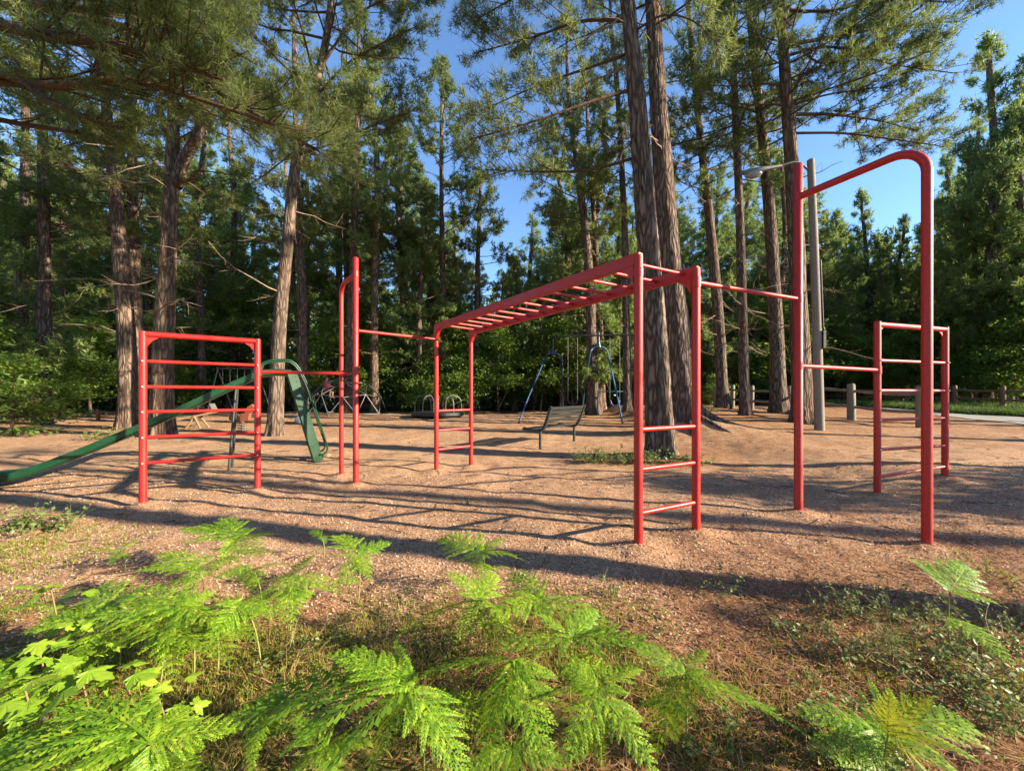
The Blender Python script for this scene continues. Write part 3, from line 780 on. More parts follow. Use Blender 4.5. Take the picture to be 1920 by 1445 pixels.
def make_trunk(ctrl, r0, rtop, nseg, nring, seed, flare=.5, plates=0.0, lobes=6):
    c = smooth_path(ctrl, nring)
    s = np.linspace(0, 1, nring)
    h = c[:, 2]-c[0, 2]
    r = r0+(rtop-r0)*s**.85
    a = np.arange(nseg)*2*np.pi/nseg
    A, H = np.meshgrid(a, h)
    fl = flare*np.exp(-np.maximum(H, 0)/(r0*1.6))*(0.65+.55*np.cos(lobes*A+seed+np.sin(2*A+seed)*1.1))
    Rr = r[:, None]*(1+fl+.07*(vnoise(np.cos(A)*1.2+seed, np.sin(A)*1.2, H*.7)-.5)*2)
    if plates:
        u = np.cos(A)*r0*9; w = np.sin(A)*r0*9
        n1 = vnoise(u+seed, w, H*3.6); n2 = vnoise(u*2.2+5, w*2.2+seed, H*8.0); n3 = vnoise(u*5+5, w*5+seed, H*11)
        ridge = np.abs(n1-.5)*2; rid2 = np.abs(n2-.5)*2
        Rr = Rr+plates*(-np.exp(-(ridge/.16)**2)*1.0-.6*np.exp(-(rid2/.16)**2)+.45*n2+.3*n3)
    v = np.stack([c[:, None, 0]+Rr*np.cos(A), c[:, None, 1]+Rr*np.sin(A), np.broadcast_to(c[:, None, 2], A.shape)], -1)
    idx = np.arange(nring*nseg).reshape(nring, nseg)
    q = np.stack([idx[:-1], np.roll(idx, -1, 1)[:-1], np.roll(idx, -1, 1)[1:], idx[1:]], -1).reshape(-1, 4)
    return MB().add(v, q, True), c, r

def curve_limbs(start, az, el, L, K, rg, rise, wig=.06):
    """N limbs of K points"""
    n = len(L); t = np.linspace(0, 1, K)
    e = el[:, None]+rise[:, None]*t[None]+rg.normal(0, .10, (n, K))
    aa = az[:, None]+np.cumsum(rg.normal(0, wig, (n, K)), 1)
    st = (L/(K-1))[:, None]
    d = np.stack([np.cos(e)*np.cos(aa), np.cos(e)*np.sin(aa), np.sin(e)], -1)*st[..., None]
    p = np.concatenate([np.zeros((n, 1, 3)), np.cumsum(d[:, :-1], 1)], 1)
    return start[:, None]+p

def foliage(limbs, L, rg, mult=1.0, dens=3.2, sub=.34, tuft=.15, tw=.012, m=7, step=.13, bare=.3, flat=.35, r_sub=.008):
    """sub-branches and needle tufts on limbs (N,K,3)"""
    N, K = limbs.shape[:2]
    cnt = np.maximum((L*dens*1.2*mult).astype(int), 4)
    li = np.repeat(np.arange(N), cnt); n = len(li)
    s = bare+(1-bare)*rg.random(n)**.8
    f = s*(K-1); i = np.minimum(f.astype(int), K-2); fr = (f-i)[:, None]
    p0 = limbs[li, i]*(1-fr)+limbs[li, i+1]*fr
    tg = nrm(limbs[li, i+1]-limbs[li, i])
    sd = nrm(np.cross(tg, [0, 0, 1.]))*np.where(rg.random(n) < .5, 1, -1)[:, None]
    d = nrm(tg*rg.uniform(.4, 1.0, n)[:, None]+sd*rg.uniform(.35, 1.0, n)[:, None]+np.stack([rg.normal(0, .12, n), rg.normal(0, .12, n), rg.normal(.18, flat, n)], -1))
    sl = (L[li]*sub*(1.15-.75*s)*rg.uniform(.6, 1.2, n)+.18)
    t = np.linspace(0, 1, 4)
    bend = np.array([0, 0, 1.])*(.22*sl)[:, None]
    subs = p0[:, None]+d[:, None]*(sl[:, None]*t)[..., None]+bend[:, None]*(t**2)[None, :, None]+rg.normal(0, .02, (n, 4, 3))*sl[:, None, None]
    # tufts
    c2 = np.maximum((sl*2.1/step).astype(int), 3)
    si = np.repeat(np.arange(n), c2); q = 1-.62*rg.random(len(si))**1.6
    f = q*3; i = np.minimum(f.astype(int), 2); fr = (f-i)[:, None]
    tp = subs[si, i]*(1-fr)+subs[si, i+1]*fr+rg.normal(0, .34*tuft, (len(si), 3))
    td = nrm(nrm(subs[si, i+1]-subs[si, i])+rg.normal(0, .45, (len(si), 3))+[0, 0, .3])
    # limb ends too
    ei = np.repeat(np.arange(N), 4); eq = rg.uniform(.75, 1, len(ei))*(K-1); i = np.minimum(eq.astype(int), K-2); fr = (eq-i)[:, None]
    ep = limbs[ei, i]*(1-fr)+limbs[ei, i+1]*fr; ed = nrm(limbs[ei, i+1]-limbs[ei, i])
    tp = np.concatenate([tp, ep]); td = np.concatenate([td, ed])
    sz = tuft*rg.uniform(.75, 1.25, len(tp))
    v, tr = tufts(tp, td, sz*1.05, tw*1.55, int(m*1.45), rg, .95)
    rs = np.linspace(1, .35, 4)[None]*np.maximum(r_sub, .012*sl)[:, None]
    return subs, rs, v, tr

def pine(name, label, ctrl, r0, crown0, height, nl, Lmax, seed, group=None, tuft=.16, tw=.013, m=7, step=.13, dens=3.2, nseg=18, nring=50,
         plates=0.0, flare=.5, dead=14, dead0=2.0, barkm='bark', needle='needle', prof=None, local=False, elev=(-.12, .75), extra_limbs=None, sub=.34, rtop=.05, lobes=6, forks=None, azr=None, limb_r=1.0):
    rg = np.random.default_rng(seed)
    ctrl = np.asarray(ctrl, float)
    base = ctrl[0].copy()
    # extend straight to full height
    topdir = nrm(ctrl[-1]-ctrl[-2]); topdir = nrm(topdir*.35+np.array([0, 0, .65]))
    if base[2]+height > ctrl[-1, 2]+.5:
        rem = base[2]+height-ctrl[-1, 2]
        ctrl = np.concatenate([ctrl, [ctrl[-1]+topdir*rem*.5+[0, 0, 0]], [ctrl[-1]+topdir*rem*.5+np.array([0, 0, rem*.5])]])
    c0 = ctrl.copy(); c0[0, 2] -= .15
    root = thing(name, label, 'tree', base, group=group)
    tm, cl_, rr = make_trunk(c0, r0, rtop, nseg, nring, seed, flare, plates, lobes)
    part('trunk', tm, M[barkm], root)
    hs = cl_[:, 2]-base[2]
    # limbs
    nl = int(nl*1.25); t = np.sort(rg.random(nl)**.92)
    hz = crown0+(height*.985-crown0)*t
    st = np.stack([np.interp(hz, hs, cl_[:, k]) for k in range(3)], -1)
    if prof is None: pr = np.clip(.55+.9*t, 0, 1)*np.clip(1.25-1.15*t, .08, 1)
    else: pr = np.interp(t, *prof)
    L = Lmax*pr*rg.uniform(.6, 1.15, nl)
    az = np.cumsum(np.full(nl, 2.399))+rg.normal(0, .5, nl)
    if azr is not None: az = azr[0]+(az % (2*math.pi))/(2*math.pi)*(azr[1]-azr[0])
    el = elev[0]+(elev[1]-elev[0])*t+rg.normal(0, .13, nl)
    rise = rg.uniform(.05, .5, nl)
    limbs = curve_limbs(st, az, el, L, 8, rg, rise)
    nbig = 0
    if extra_limbs is not None:
        ex_ = np.stack([smooth_path(e, 8) for e in extra_limbs])
        limbs = np.concatenate([limbs, ex_]); L = np.concatenate([L, np.linalg.norm(ex_[:, -1]-ex_[:, 0], axis=1)]); nbig = len(ex_)
    subs, rs, v, tr = foliage(limbs, L, rg, np.where(np.arange(len(L)) >= len(L)-nbig, 1.7, 1.0), dens, sub, tuft, tw, m, step)
    lr_ = np.linspace(1, .25, 8)[None]*np.clip((.009*L+.006)*limb_r, .010, r0*.3)[:, None]
    mb = MB()
    nn_ = len(limbs)-nbig
    a, q, _ = batch_tubes(limbs[:nn_], lr_[:nn_], 6); mb.add(a, q, True)
    for bl, br in zip(limbs[nn_:], lr_[nn_:]): part('limb', pipe(MB(), smooth_path(bl, 22), np.interp(np.linspace(0, 1, 22), np.linspace(0, 1, 8), br), 8), M['twig'], root)
    a, q, _ = batch_tubes(subs, rs, 3); mb.add(a, q, True)
    tag(part('limbs', mb, M['twig'], root), kind='stuff')
    tag(part('crown', MB().add(v, tr), M[needle], root), kind='stuff')
    if dead:
        hz = rg.uniform(dead0, max(crown0, dead0+.5)+1, dead); st = np.stack([np.interp(hz, hs, cl_[:, k]) for k in range(3)], -1)
        Ld = rg.uniform(.4, 2.2, dead); azd = rg.uniform(0, 6.28, dead)
        db = curve_limbs(st, azd, rg.normal(-.05, .22, dead), Ld, 6, rg, rg.normal(-.1, .35, dead), .16)
        k2 = rg.integers(0, dead, dead*4); j = rg.integers(2, 5, dead*4)
        tw_ = curve_limbs(db[k2, j], azd[k2]+rg.normal(0, .8, dead*4), rg.normal(-.1, .4, dead*4), rg.uniform(.15, .7, dead*4), 4, rg, rg.normal(0, .3, dead*4), .2)
        mb = MB()
        a, q, _ = batch_tubes(db, np.linspace(1, .25, 6)[None]*(.006+.009*Ld)[:, None], 5); mb.add(a, q, True)
        a, q, _ = batch_tubes(tw_, np.broadcast_to(np.array([.006, .005, .004, .002]), (dead*4, 4)), 3); mb.add(a, q, True)
        tag(part('dead_branches', mb, M['dead'], root), kind='stuff')
    for fk in (forks or []):
        fm, fc, fr_ = make_trunk(fk['path'], fk['r'], fk['r']*.4, 12, 22, seed+3, .0)
        part('fork', fm, M[barkm], root)
    return root

def tp(px, py, D): return P(px, py, D)
def base_at(px, D): return onground((px-960)*D/FPX, D)
def trunk_px(pts, D):
    """photo points (bottom first) of a trunk standing D metres away"""
    b = base_at(pts[0][0], D)
    return [b]+[P(x, y, D) for x, y in pts[1:]]

K = dict
# --- the two big pines by the monkey bars
pine('pine_tree', 'biggest pine trunk with deep plated bark right behind the near monkey bar ladder',
     trunk_px([(1240, 850), (1229, 640), (1212, 420), (1196, 210), (1178, 20), (1165, -140)], 7.75), .275, 11.0, 21, 38, 4.2, 101,
     tuft=.17, tw=.010, m=9, dens=3.6, nseg=150, nring=420, plates=.013, flare=.34, dead=10, dead0=6, barkm='bark_big', rtop=.06, lobes=5,
     extra_limbs=[[P(1192, 95, 7.75), P(1120, 122, 8.1), P(1010, 160, 8.6), P(900, 210, 9)], [P(1195, 165, 7.75), P(1110, 190, 7.6), P(1010, 225, 7.4), P(880, 262, 7.2)],
                  [P(1185, 40, 7.75), P(1090, 40, 8.3), P(1000, 70, 9), P(890, 100, 9.6)], [P(1206, 290, 7.75), P(1110, 318, 8.1), P(1010, 322, 8.4), P(910, 318, 8.6)],
                  [P(1180, 0, 7.75), P(1080, -30, 8), P(980, -10, 8.4), P(890, 40, 8.8)], [P(1190, 60, 7.75), P(1240, 30, 7.2), P(1300, 40, 6.8), P(1350, 90, 6.6)]])
thick = pine('pine_tree', 'thick pine with spreading root just behind the biggest pine trunk',
     trunk_px([(1284, 800), (1271, 640), (1252, 440), (1237, 230), (1224, 20), (1216, -120)], 11.1), .41, 10.5, 23, 46, 5.0, 102,
     tuft=.17, tw=.012, m=8, dens=3.4, nseg=70, nring=160, plates=.018, flare=.55, dead=12, dead0=7, barkm='bark_big', rtop=.07, lobes=5)
_b = base_at(1284, 11.1)
for (ex_, ey_, r_) in ((2.25, -.75, .24), (-.2, -1.1, .15), (1.0, .6, .16), (.75, -1.1, .13)):
    _e = onground(_b[0]+ex_, _b[1]+ey_, -.05); _m = onground(_b[0]+ex_*.5, _b[1]+ey_*.5, .02)
    part('root', pipe(MB(), smooth_path([_b+[ex_*.08, ey_*.08, .62], _b+[ex_*.17, ey_*.17, .24], _m, _e], 16), np.linspace(r_, .03, 16), 12), M['bark_big'], thick)
# --- right group of pines
pine('pine_tree', 'leaning middle pine right of the thick pine, forked bark patches',
     trunk_px([(1356, 762), (1347, 600), (1332, 430), (1318, 300), (1302, 150), (1290, 0)], 17.5), .27, 9, 22, 40, 4.2, 103, tuft=.18, tw=.02, m=6)
pine('pine_tree', 'slender straight dark pine between the leaning pine and the lamp post group',
     trunk_px([(1398, 776), (1392, 600), (1388, 430), (1382, 280), (1374, 100), (1370, -40)], 14.5), .20, 8, 19, 36, 3.6, 104, tuft=.18, tw=.018, m=6)
pine('pine_tree', 'broad pine with pale lit bark left of the right tall red post',
     trunk_px([(1462, 762), (1454, 600), (1446, 450), (1434, 300), (1418, 150), (1404, 0)], 15.5), .30, 8.5, 21, 40, 4.4, 105, tuft=.18, tw=.018, m=6)
pine('pine_tree', 'tall pine directly behind the right tall red post with long boughs reaching right',
     trunk_px([(1505, 788), (1498, 600), (1490, 400), (1480, 250), (1470, 100), (1462, -60)], 12.4), .30, 9.5, 22, 40, 4.6, 106, tuft=.17, tw=.013, m=8, dens=3.4, plates=.008, nseg=36, nring=90,
     extra_limbs=[[P(1476, 105, 12.4), P(1560, 88, 12), P(1660, 118, 11.6), P(1795, 138, 11.2)], [P(1474, 85, 12.4), P(1560, 70, 12.6), P(1680, 50, 12.8), P(1800, 40, 13)],
                  [P(1484, 250, 12.4), P(1580, 250, 12), P(1680, 262, 11.7), P(1770, 275, 11.4)], [P(1478, 200, 12.4), P(1550, 178, 12.2), P(1620, 168, 12), P(1690, 158, 12)],
                  [P(1470, 20, 12.4), P(1560, 20, 12), P(1650, 0, 11.8), P(1780, 5, 11.6)], [P(1486, 215, 12.4), P(1560, 215, 13), P(1640, 225, 13.4), P(1720, 245, 13.8)],
                  [P(1474, 60, 12.4), P(1540, 120, 11.8), P(1620, 90, 11.4), P(1740, 80, 11.2)]])
# --- middle background trunks
pine('pine_tree', 'pale-barked pine behind the blue swing set beam', trunk_px([(1112, 772), (1108, 600), (1102, 480), (1090, 370), (1078, 280), (1066, 180)], 19.5), .30, 8.5, 20, 38, 3.8, 107, tuft=.2, tw=.026, m=6)
pine('pine_tree', 'thin dark pine left beside the biggest pine trunk', trunk_px([(1178, 766), (1174, 600), (1172, 450), (1165, 300), (1156, 150), (1146, 60)], 18.5), .21, 10, 21, 34, 3.4, 108, tuft=.19, tw=.024, m=6)
pine('pine_tree', 'second thin pine twinned with the pale-barked pine by the swing set', trunk_px([(1122, 771), (1122, 600), (1118, 480), (1110, 360), (1102, 240)], 21), .20, 9, 19, 32, 3.2, 109, tuft=.2, tw=.026, m=6)
pine('pine_tree', 'pointed pine with dark stem standing alone against the sky gap', trunk_px([(834, 762), (831, 600), (829, 450), (828, 300), (829, 180)], 23.5), .24, 8.5, 21.6, 46, 3.4, 110, tuft=.22, tw=.032, m=6, prof=([0, .3, .7, 1], [.9, 1, .62, .1]))
pine('pine_tree', 'orange-barked pine lit by sun left of the pointed pine', trunk_px([(762, 764), (757, 600), (750, 480), (744, 360), (742, 250)], 25), .22, 9, 19, 36, 3.4, 111, tuft=.22, tw=.034, m=6)
pine('pine_tree', 'dark pine trunk behind the far right post of the monkey bars', trunk_px([(894, 764), (893, 620), (896, 480), (900, 380)], 24.5), .22, 7, 15.0, 34, 3.6, 112, tuft=.22, tw=.032, m=6)
pine('pine_tree', 'dark pine trunk directly behind the left tall red post', trunk_px([(655, 768), (658, 600), (664, 450), (668, 300), (672, 150)], 21), .28, 8, 22, 42, 4.0, 113, tuft=.2, tw=.028, m=6)
pine('pine_tree', 'lit slim pine between the slide and the dome climber', trunk_px([(568, 770), (567, 600), (562, 450), (556, 300), (552, 100)], 20), .27, 9, 22, 42, 4.0, 114, tuft=.2, tw=.026, m=6)
# --- left group
pine('pine_tree', 'pine leaning to the right above the slide ladder', trunk_px([(515, 812), (524, 620), (540, 450), (556, 300), (590, 170), (618, 30)], 11.6), .22, 8.6, 20, 42, 4.4, 115, tuft=.17, tw=.014, m=8, dens=3.5, plates=.008, nseg=36, nring=90, dead=10, dead0=4,
     extra_limbs=[[P(585, 190, 11.6), P(640, 130, 11), P(700, 90, 10.8), P(780, 50, 10.6)], [P(560, 290, 11.6), P(620, 270, 11), P(690, 240, 10.6), P(770, 210, 10.4)], [P(600, 130, 11.6), P(660, 40, 11.4), P(720, 0, 11.2), P(800, -20, 11)]])
pine('pine_tree', 'forked pine with pale pinkish trunk behind the red ladder panel', trunk_px([(303, 818), (306, 660), (315, 480), (322, 330), (325, 220), (326, 60)], 11.2), .285, 7.4, 19, 44, 4.4, 116, tuft=.17, tw=.013, m=8, dens=3.5, plates=.009, nseg=44, nring=110, dead=16, dead0=3.2,
     forks=[K(path=[P(326, 350, 11.2), P(345, 300, 11.1), P(372, 250, 11), P(384, 190, 11), P(392, 80, 11), P(410, -20, 11)], r=.19),
            K(path=[P(330, 345, 11.1), P(358, 336, 10.9), P(366, 322, 10.8), P(395, 322, 10.7), P(436, 328, 10.6)], r=.07),
            K(path=[P(318, 250, 11.2), P(305, 230, 11.1), P(300, 205, 11.0), P(296, 196, 11.0)], r=.13)])
pine('pine_tree', 'warm-barked curved pine left of the forked pine', trunk_px([(240, 800), (238, 660), (226, 480), (214, 340), (200, 210), (190, 60)], 13.2), .29, 7.5, 20, 44, 4.4, 117, tuft=.17, tw=.015, m=8, dens=3.4, plates=.008, nseg=40, nring=100, dead=18, dead0=3.5)
pine('pine_tree', 'dark pine trunk second from the left edge', trunk_px([(82, 800), (82, 600), (82, 420), (80, 260), (78, 100)], 14.6), .25, 6.5, 19, 42, 4.4, 118, tuft=.18, tw=.017, m=7, dens=3.4, dead=18, dead0=3)
pine('pine_tree', 'dark pine trunk nearest the left edge of the picture', trunk_px([(38, 775), (40, 600), (46, 420), (48, 260), (46, 80)], 18), .27, 6.5, 20, 42, 4.2, 119, tuft=.19, tw=.022, m=7, dead=16, dead0=3)
pine('pine_tree', 'shaded pine right behind the curved pine', trunk_px([(258, 796), (256, 660), (252, 480), (248, 300), (246, 150)], 15.5), .28, 6.5, 20, 42, 4.2, 120, tuft=.19, tw=.02, m=7, dead=12, dead0=3)
# --- near white pine, off the left edge, whose boughs hang into the top left corner
pine('pine_tree', 'long-needled pine boughs hanging into the top left corner', [onground(-9.2, 4.4), [-9.1, 4.4, 3], [-9.2, 4.5, 6], [-9.1, 4.5, 9]], .26, 7.6, 15, 22, 3.2, 121,
     tuft=.15, tw=.006, m=12, dens=3.2, step=.12, dead=8, dead0=4.5, sub=.30, limb_r=1.7,
     extra_limbs=[[[-9.1, 4.5, 6.6], P(20, 55, 4.9), P(210, 85, 4.9), P(420, 150, 5.1)], [[-9.1, 4.5, 6.2], P(60, 10, 5.6), P(300, 30, 5.5), P(480, 120, 5.6)],
                  [[-9.1, 4.5, 5.6], P(60, 160, 5.2), P(240, 150, 5.3), P(520, 235, 5.4)], [[-9.1, 4.5, 6.0], P(150, 70, 5.5), P(330, 130, 5.8), P(600, 285, 6.2)],
                  [[-9.1, 4.5, 5.2], P(0, 225, 6), P(120, 245, 6.2), P(190, 260, 6.4)], [[-9.1, 4.5, 5.0], P(-40, 130, 5), P(110, 200, 5), P(200, 235, 5.2)],
                  [[-9.1, 4.5, 6.4], P(200, 40, 6.5), P(380, 150, 6.8), P(470, 210, 7)]])

# --- prototypes for the wood behind, copied with their parts
def wood_pine(seed, h, crown0, Lmax, nl, prof=None, sub=.34):
    b = np.array([0, 0, 0.]); rg = np.random.default_rng(seed)
    return pine('wood_pine', 'x', [[0, 0, 0], [rg.normal(0, .1), rg.normal(0, .1), h*.3], [rg.normal(0, .2), rg.normal(0, .2), h*.65], [rg.normal(0, .2), rg.normal(0, .2), h*.9]], .2+.004*h, crown0, h, nl, Lmax, seed,
                tuft=.25, tw=.032, m=7, step=.18, dens=3.0, nseg=10, nring=24, dead=10, dead0=2.5, needle='needle_far', prof=prof, sub=sub)
WP = [wood_pine(201, 20, 5, 3.6, 56), wood_pine(202, 17, 3.5, 3.4, 54), wood_pine(203, 22, 8, 3.8, 50), wood_pine(204, 13, 1.5, 3.2, 58, ([0, .3, .7, 1], [1, .85, .42, .06]))]

HP = [pine('wood_pine', 'x', [[0, 0, 0], [.1, .05, 8], [.15, -.1, 16], [.1, 0, 22]], .22, 14, 25, 24, 3.0, 205, tuft=.27, tw=.040, m=5, step=.2, dens=2.2, nseg=12, nring=24, dead=8, dead0=5, needle='needle_far')]

def broadleaf(name, seed, h, spread, nl, leaf, nleaf, crown0=.3, mat='leaf', flat=.5):
    rg = np.random.default_rng(seed)
    root = thing(name, 'x', 'tree', (0, 0, 0))
    tm, cl_, rr = make_trunk([[0, 0, -.1], [.1, .05, h*.35], [-.05, .1, h*.7], [.05, 0, h*.98]], .035+.008*h, .015, 8, 20, seed, .2)
    part('trunk', tm, M['twig'], root)
    t = rg.random(nl); hz = h*(crown0+(.97-crown0)*t)
    st = np.stack([np.interp(hz, cl_[:, 2], cl_[:, k]) for k in range(3)], -1)
    L = spread*np.clip(1.15-t**1.6, .15, 1)*rg.uniform(.55, 1.15, nl)
    az = np.cumsum(np.full(nl, 2.399))
    limbs = curve_limbs(st, az, rg.normal(.25, .2, nl), L, 6, rg, rg.normal(-.15, .25, nl), .12)
    mb = MB(); a, q, _ = batch_tubes(limbs, np.linspace(1, .2, 6)[None]*(.008+.010*L)[:, None], 4); mb.add(a, q, True)
    tag(part('limbs', mb, M['twig'], root), kind='stuff')
    li = rg.integers(0, nl, nleaf//7); s = .25+.75*rg.random(len(li))**.7
    f = s*5; i = np.minimum(f.astype(int), 4); fr = (f-i)[:, None]
    c = limbs[li, i]*(1-fr)+limbs[li, i+1]*fr+rg.normal(0, .22, (len(li), 3))*np.array([1, 1, .5])*max(spread/2, .5)
    c = np.repeat(c, 7, 0)+rg.normal(0, leaf*1.4, (len(c)*7, 3))*np.array([1, 1, .45])
    n = nrm(rg.normal(0, flat, (len(c), 3))+[0, 0, 1]); d = nrm(np.cross(n, rg.normal(0, 1, (len(c), 3)))); w = np.cross(n, d)
    sz = (leaf*rg.uniform(.6, 1.25, len(c)))[:, None]
    v = np.stack([c-d*sz*.5, c+w*sz*.30-n*sz*.08, c+d*sz*.55-n*sz*.1, c-w*sz*.30-n*sz*.08], 1)
    ix = np.arange(len(c))[:, None]*4
    tag(part('crown', MB().add(v, np.concatenate([ix+[0, 1, 2], ix+[0, 2, 3]])), M[mat], root), kind='stuff')
    return root
BL = [broadleaf('understory_tree', 301, 5.2, 2.2, 34, .17, 6300), broadleaf('understory_tree', 302, 7.5, 2.4, 40, .18, 7700), broadleaf('understory_tree', 303, 3.2, 1.9, 28, .15, 4900, .1)]

def place(protos, i, x, y, rz, sc, label, group, used, tall=False):
    p = protos[i]
    if i in used: o = copy_tree(p)
    else: o = p; used.add(i)
    o.location = onground(x, y); o.rotation_euler = (0, 0, rz); o.scale = (sc, sc, sc*random.uniform(.94, 1.06))
    o['label'] = label; o['group'] = group
    if tall: o.scale = (sc*.8, sc*.8, sc*1.18)
    return o
used_w, used_b = set(), set()
def px_of(x, y): return 960+x*FPX/y
def skyline(px):
    """highest photo row that wood-edge crowns may reach at this column"""
    return float(np.interp(px, [0, 200, 320, 420, 560, 700, 770, 810, 880, 960, 1060, 1250, 1450, 1530, 1560, 1620, 1700, 1760, 1850, 1920], [150, 160, 120, 190, 160, 90, 200, 320, 420, 420, 300, 220, 250, 330, 430, 400, 440, 330, 215, 260]))
MARK = [(0, 'at the far left edge'), (90, 'behind the second trunk'), (180, 'left of the curved pine'), (265, 'behind the left post of the red ladder'), (350, 'behind the middle of the red ladder'), (430, 'behind the right half of the red ladder'), (520, 'behind the slide ladder'),
        (600, 'behind the left side of the dome climber'), (690, 'behind the right side of the dome climber'), (765, 'behind the orange-barked pine'), (830, 'behind the pointed pine'), (900, 'behind the far end of the monkey bars'), (970, 'behind the tan swing frame'), (1050, 'behind the bench'), (1120, 'behind the blue swing set'),
        (1190, 'left of the biggest pine'), (1290, 'right of the thick pine'), (1360, 'behind the leaning middle pine'), (1430, 'behind the broad pine'), (1520, 'behind the lamp post'), (1600, 'right of the lamp post'), (1700, 'behind the right ladder'), (1800, 'right of the right ladder'), (1900, 'at the right edge')]
def mark(px): return min(MARK, key=lambda m: abs(m[0]-px))[1] if -60 < px < 1980 else ('just beyond the left edge' if px < 0 else 'just beyond the right edge')
def wood_label(px, y, i): return '%s pine of the %s wood %s' % (('tall', 'mid-sized', 'high-crowned', 'dense low')[i], 'nearer' if y < 28 else ('inner' if y < 35 else 'farthest'), mark(px))
def leaf_label(px, y, i): return '%s leafy tree %s, %s' % (('mid-sized', 'tall', 'low bushy')[i], 'in the front edge' if y < 25 else ('in the middle edge' if y < 28 else 'in the back edge'), mark(px))
cnt = 0; tries = 0; spots = []
while cnt < 104 and tries < 4000:
    tries += 1
    y = random.uniform(21.5, 42); x = random.uniform(-1.5, 1.5)*y
    if any((x-a)**2+(y-b)**2 < 6 for a, b in spots): continue
    px = px_of(x, y)
    hmax = EYE+(HORIZ-skyline(px))*y/FPX-float(gbase(x, y))
    if hmax < 6: continue
    i = random.choice([0, 1, 2, 3, 3])
    h0 = (20, 17, 22, 13)[i]; sc = min(hmax*random.uniform(.72, 1.0), 24)/h0
    if not .55 < sc < 1.25: continue
    if px > 1560 and y < 24: continue
    spots.append((x, y)); cnt += 1
    place(WP, i, x, y, random.uniform(0, 6.28), sc, wood_label(px, y, i), 'pines of the wood behind the playground', used_w)
# understory wall of leaves at the wood edge
for k_ in range(84):
    y = random.uniform(22, 31); x = (k_/83*2-1)*1.42*y+random.uniform(-1, 1)
    if px_of(x, y) > 1480: y += 4
    i = random.choice([0, 0, 1, 2, 2])
    place(BL, i, x, y, random.uniform(0, 6.28), random.uniform(.8, 1.2), leaf_label(px_of(x, y), y, i), 'understory trees at the wood edge', used_b)
for (px, D, i, sc, lab) in ((700, 22.5, 0, .85, 'sunlit leafy tree right behind the dome climber'), (800, 21.5, 2, .9, 'sunlit low leafy bush left of the merry-go-round handles'), (862, 21, 2, 1.0, 'brightest leafy bush between the far monkey bar posts'), (935, 22, 0, .9, 'sunlit leafy tree left of the tan swing frame'), (1010, 27.5, 1, .9, 'tall sunlit leafy tree above the tan swing frame')):
    place(BL, i, (px-960)*D/FPX, D, random.uniform(0, 6.28), sc, lab, 'sunlit leafy trees behind the play equipment', used_b)
# left side and right side thickets, nearer
for (px, D, i, sc, lab) in ((20, 11.5, 2, .8, 'low leafy bush in deep shade at the left edge'), (-60, 12.5, 0, .8, 'leafy young tree at the left edge beyond the slide exit'), (110, 17, 2, .9, 'leafy bush between the two leftmost pine trunks'), (170, 19, 0, .9, 'young leafy tree behind the low red-brown rail'),
                          (-120, 15, 1, .8, 'tall leafy young tree just beyond the left edge'), (330, 21, 2, .9, 'leafy bush behind the forked pine'), (1345, 20.5, 2, .55, 'leafy bush behind the first fence post'), (1050, 23, 0, 1.0, 'leafy tree behind the tan swing frame')):
    x = (px-960)*D/FPX
    place(BL, i, x, D, random.uniform(0, 6.28), sc, lab, 'leafy thicket trees', used_b)
for (px, D, i, sc, lab) in ((1850, 21, 3, 1.30, 'tallest dark tree at the right edge'), (1930, 20, 3, 1.2, 'dense dark tree cut by the right edge'), (1780, 25, 3, 1.05, 'dense tree behind the right ladder'), (1690, 27, 3, .85, 'mid green conifer below the sky gap at right'),
                          (1615, 28, 3, 1.0, 'pointed conifer right of the lamp post'), (1570, 26, 3, .85, 'conifer just right of the lamp post top'), (1980, 18, 1, .8, 'dark pine just outside the right edge'), (1880, 26, 1, .95, 'pine behind the tallest tree at the right edge')):
    x = (px-960)*D/FPX
    place(WP, i, x, D, random.uniform(0, 6.28), sc, lab, 'trees across the path at right', used_w, i == 3)
for k_, (px, D, i, sc) in enumerate(((1640, 24, 0, .8), (1720, 23, 0, .9), (1790, 22, 0, 1.0), (1870, 20, 2, 1.15), (1940, 19, 0, 1.0), (1680, 25, 2, .9), (1580, 25, 0, .9), (1760, 21.5, 2, .8), (1840, 19.5, 2, .9), (1910, 18, 2, .9), (1980, 17, 0, 1.0))):
    place(BL, i, (px-960)*D/FPX, D, random.uniform(0, 6.28), sc, '%s leafy tree across the path %s, %s' % (('mid-sized', 'tall', 'low bushy')[i], mark(px), 'near row' if D < 21 else ('middle row' if D < 24 else 'far row')), 'leafy trees across the path', used_b)
for k_, (px, D, sc) in enumerate(((1655, 25.5, .62), (1735, 24.5, .75), (1815, 22.5, .95), (1890, 21, 1.05), (1760, 28, .95), (1545, 27, .8), (1960, 21, 1.2), (1590, 31, .9))):
    place(WP, 3, (px-960)*D/FPX, D, random.uniform(0, 6.28), sc, 'pointed dark conifer across the path %s, %s' % (mark(px), 'near row' if D < 23 else ('middle row' if D < 26 else 'far row')), 'trees across the path at right', used_w, True)
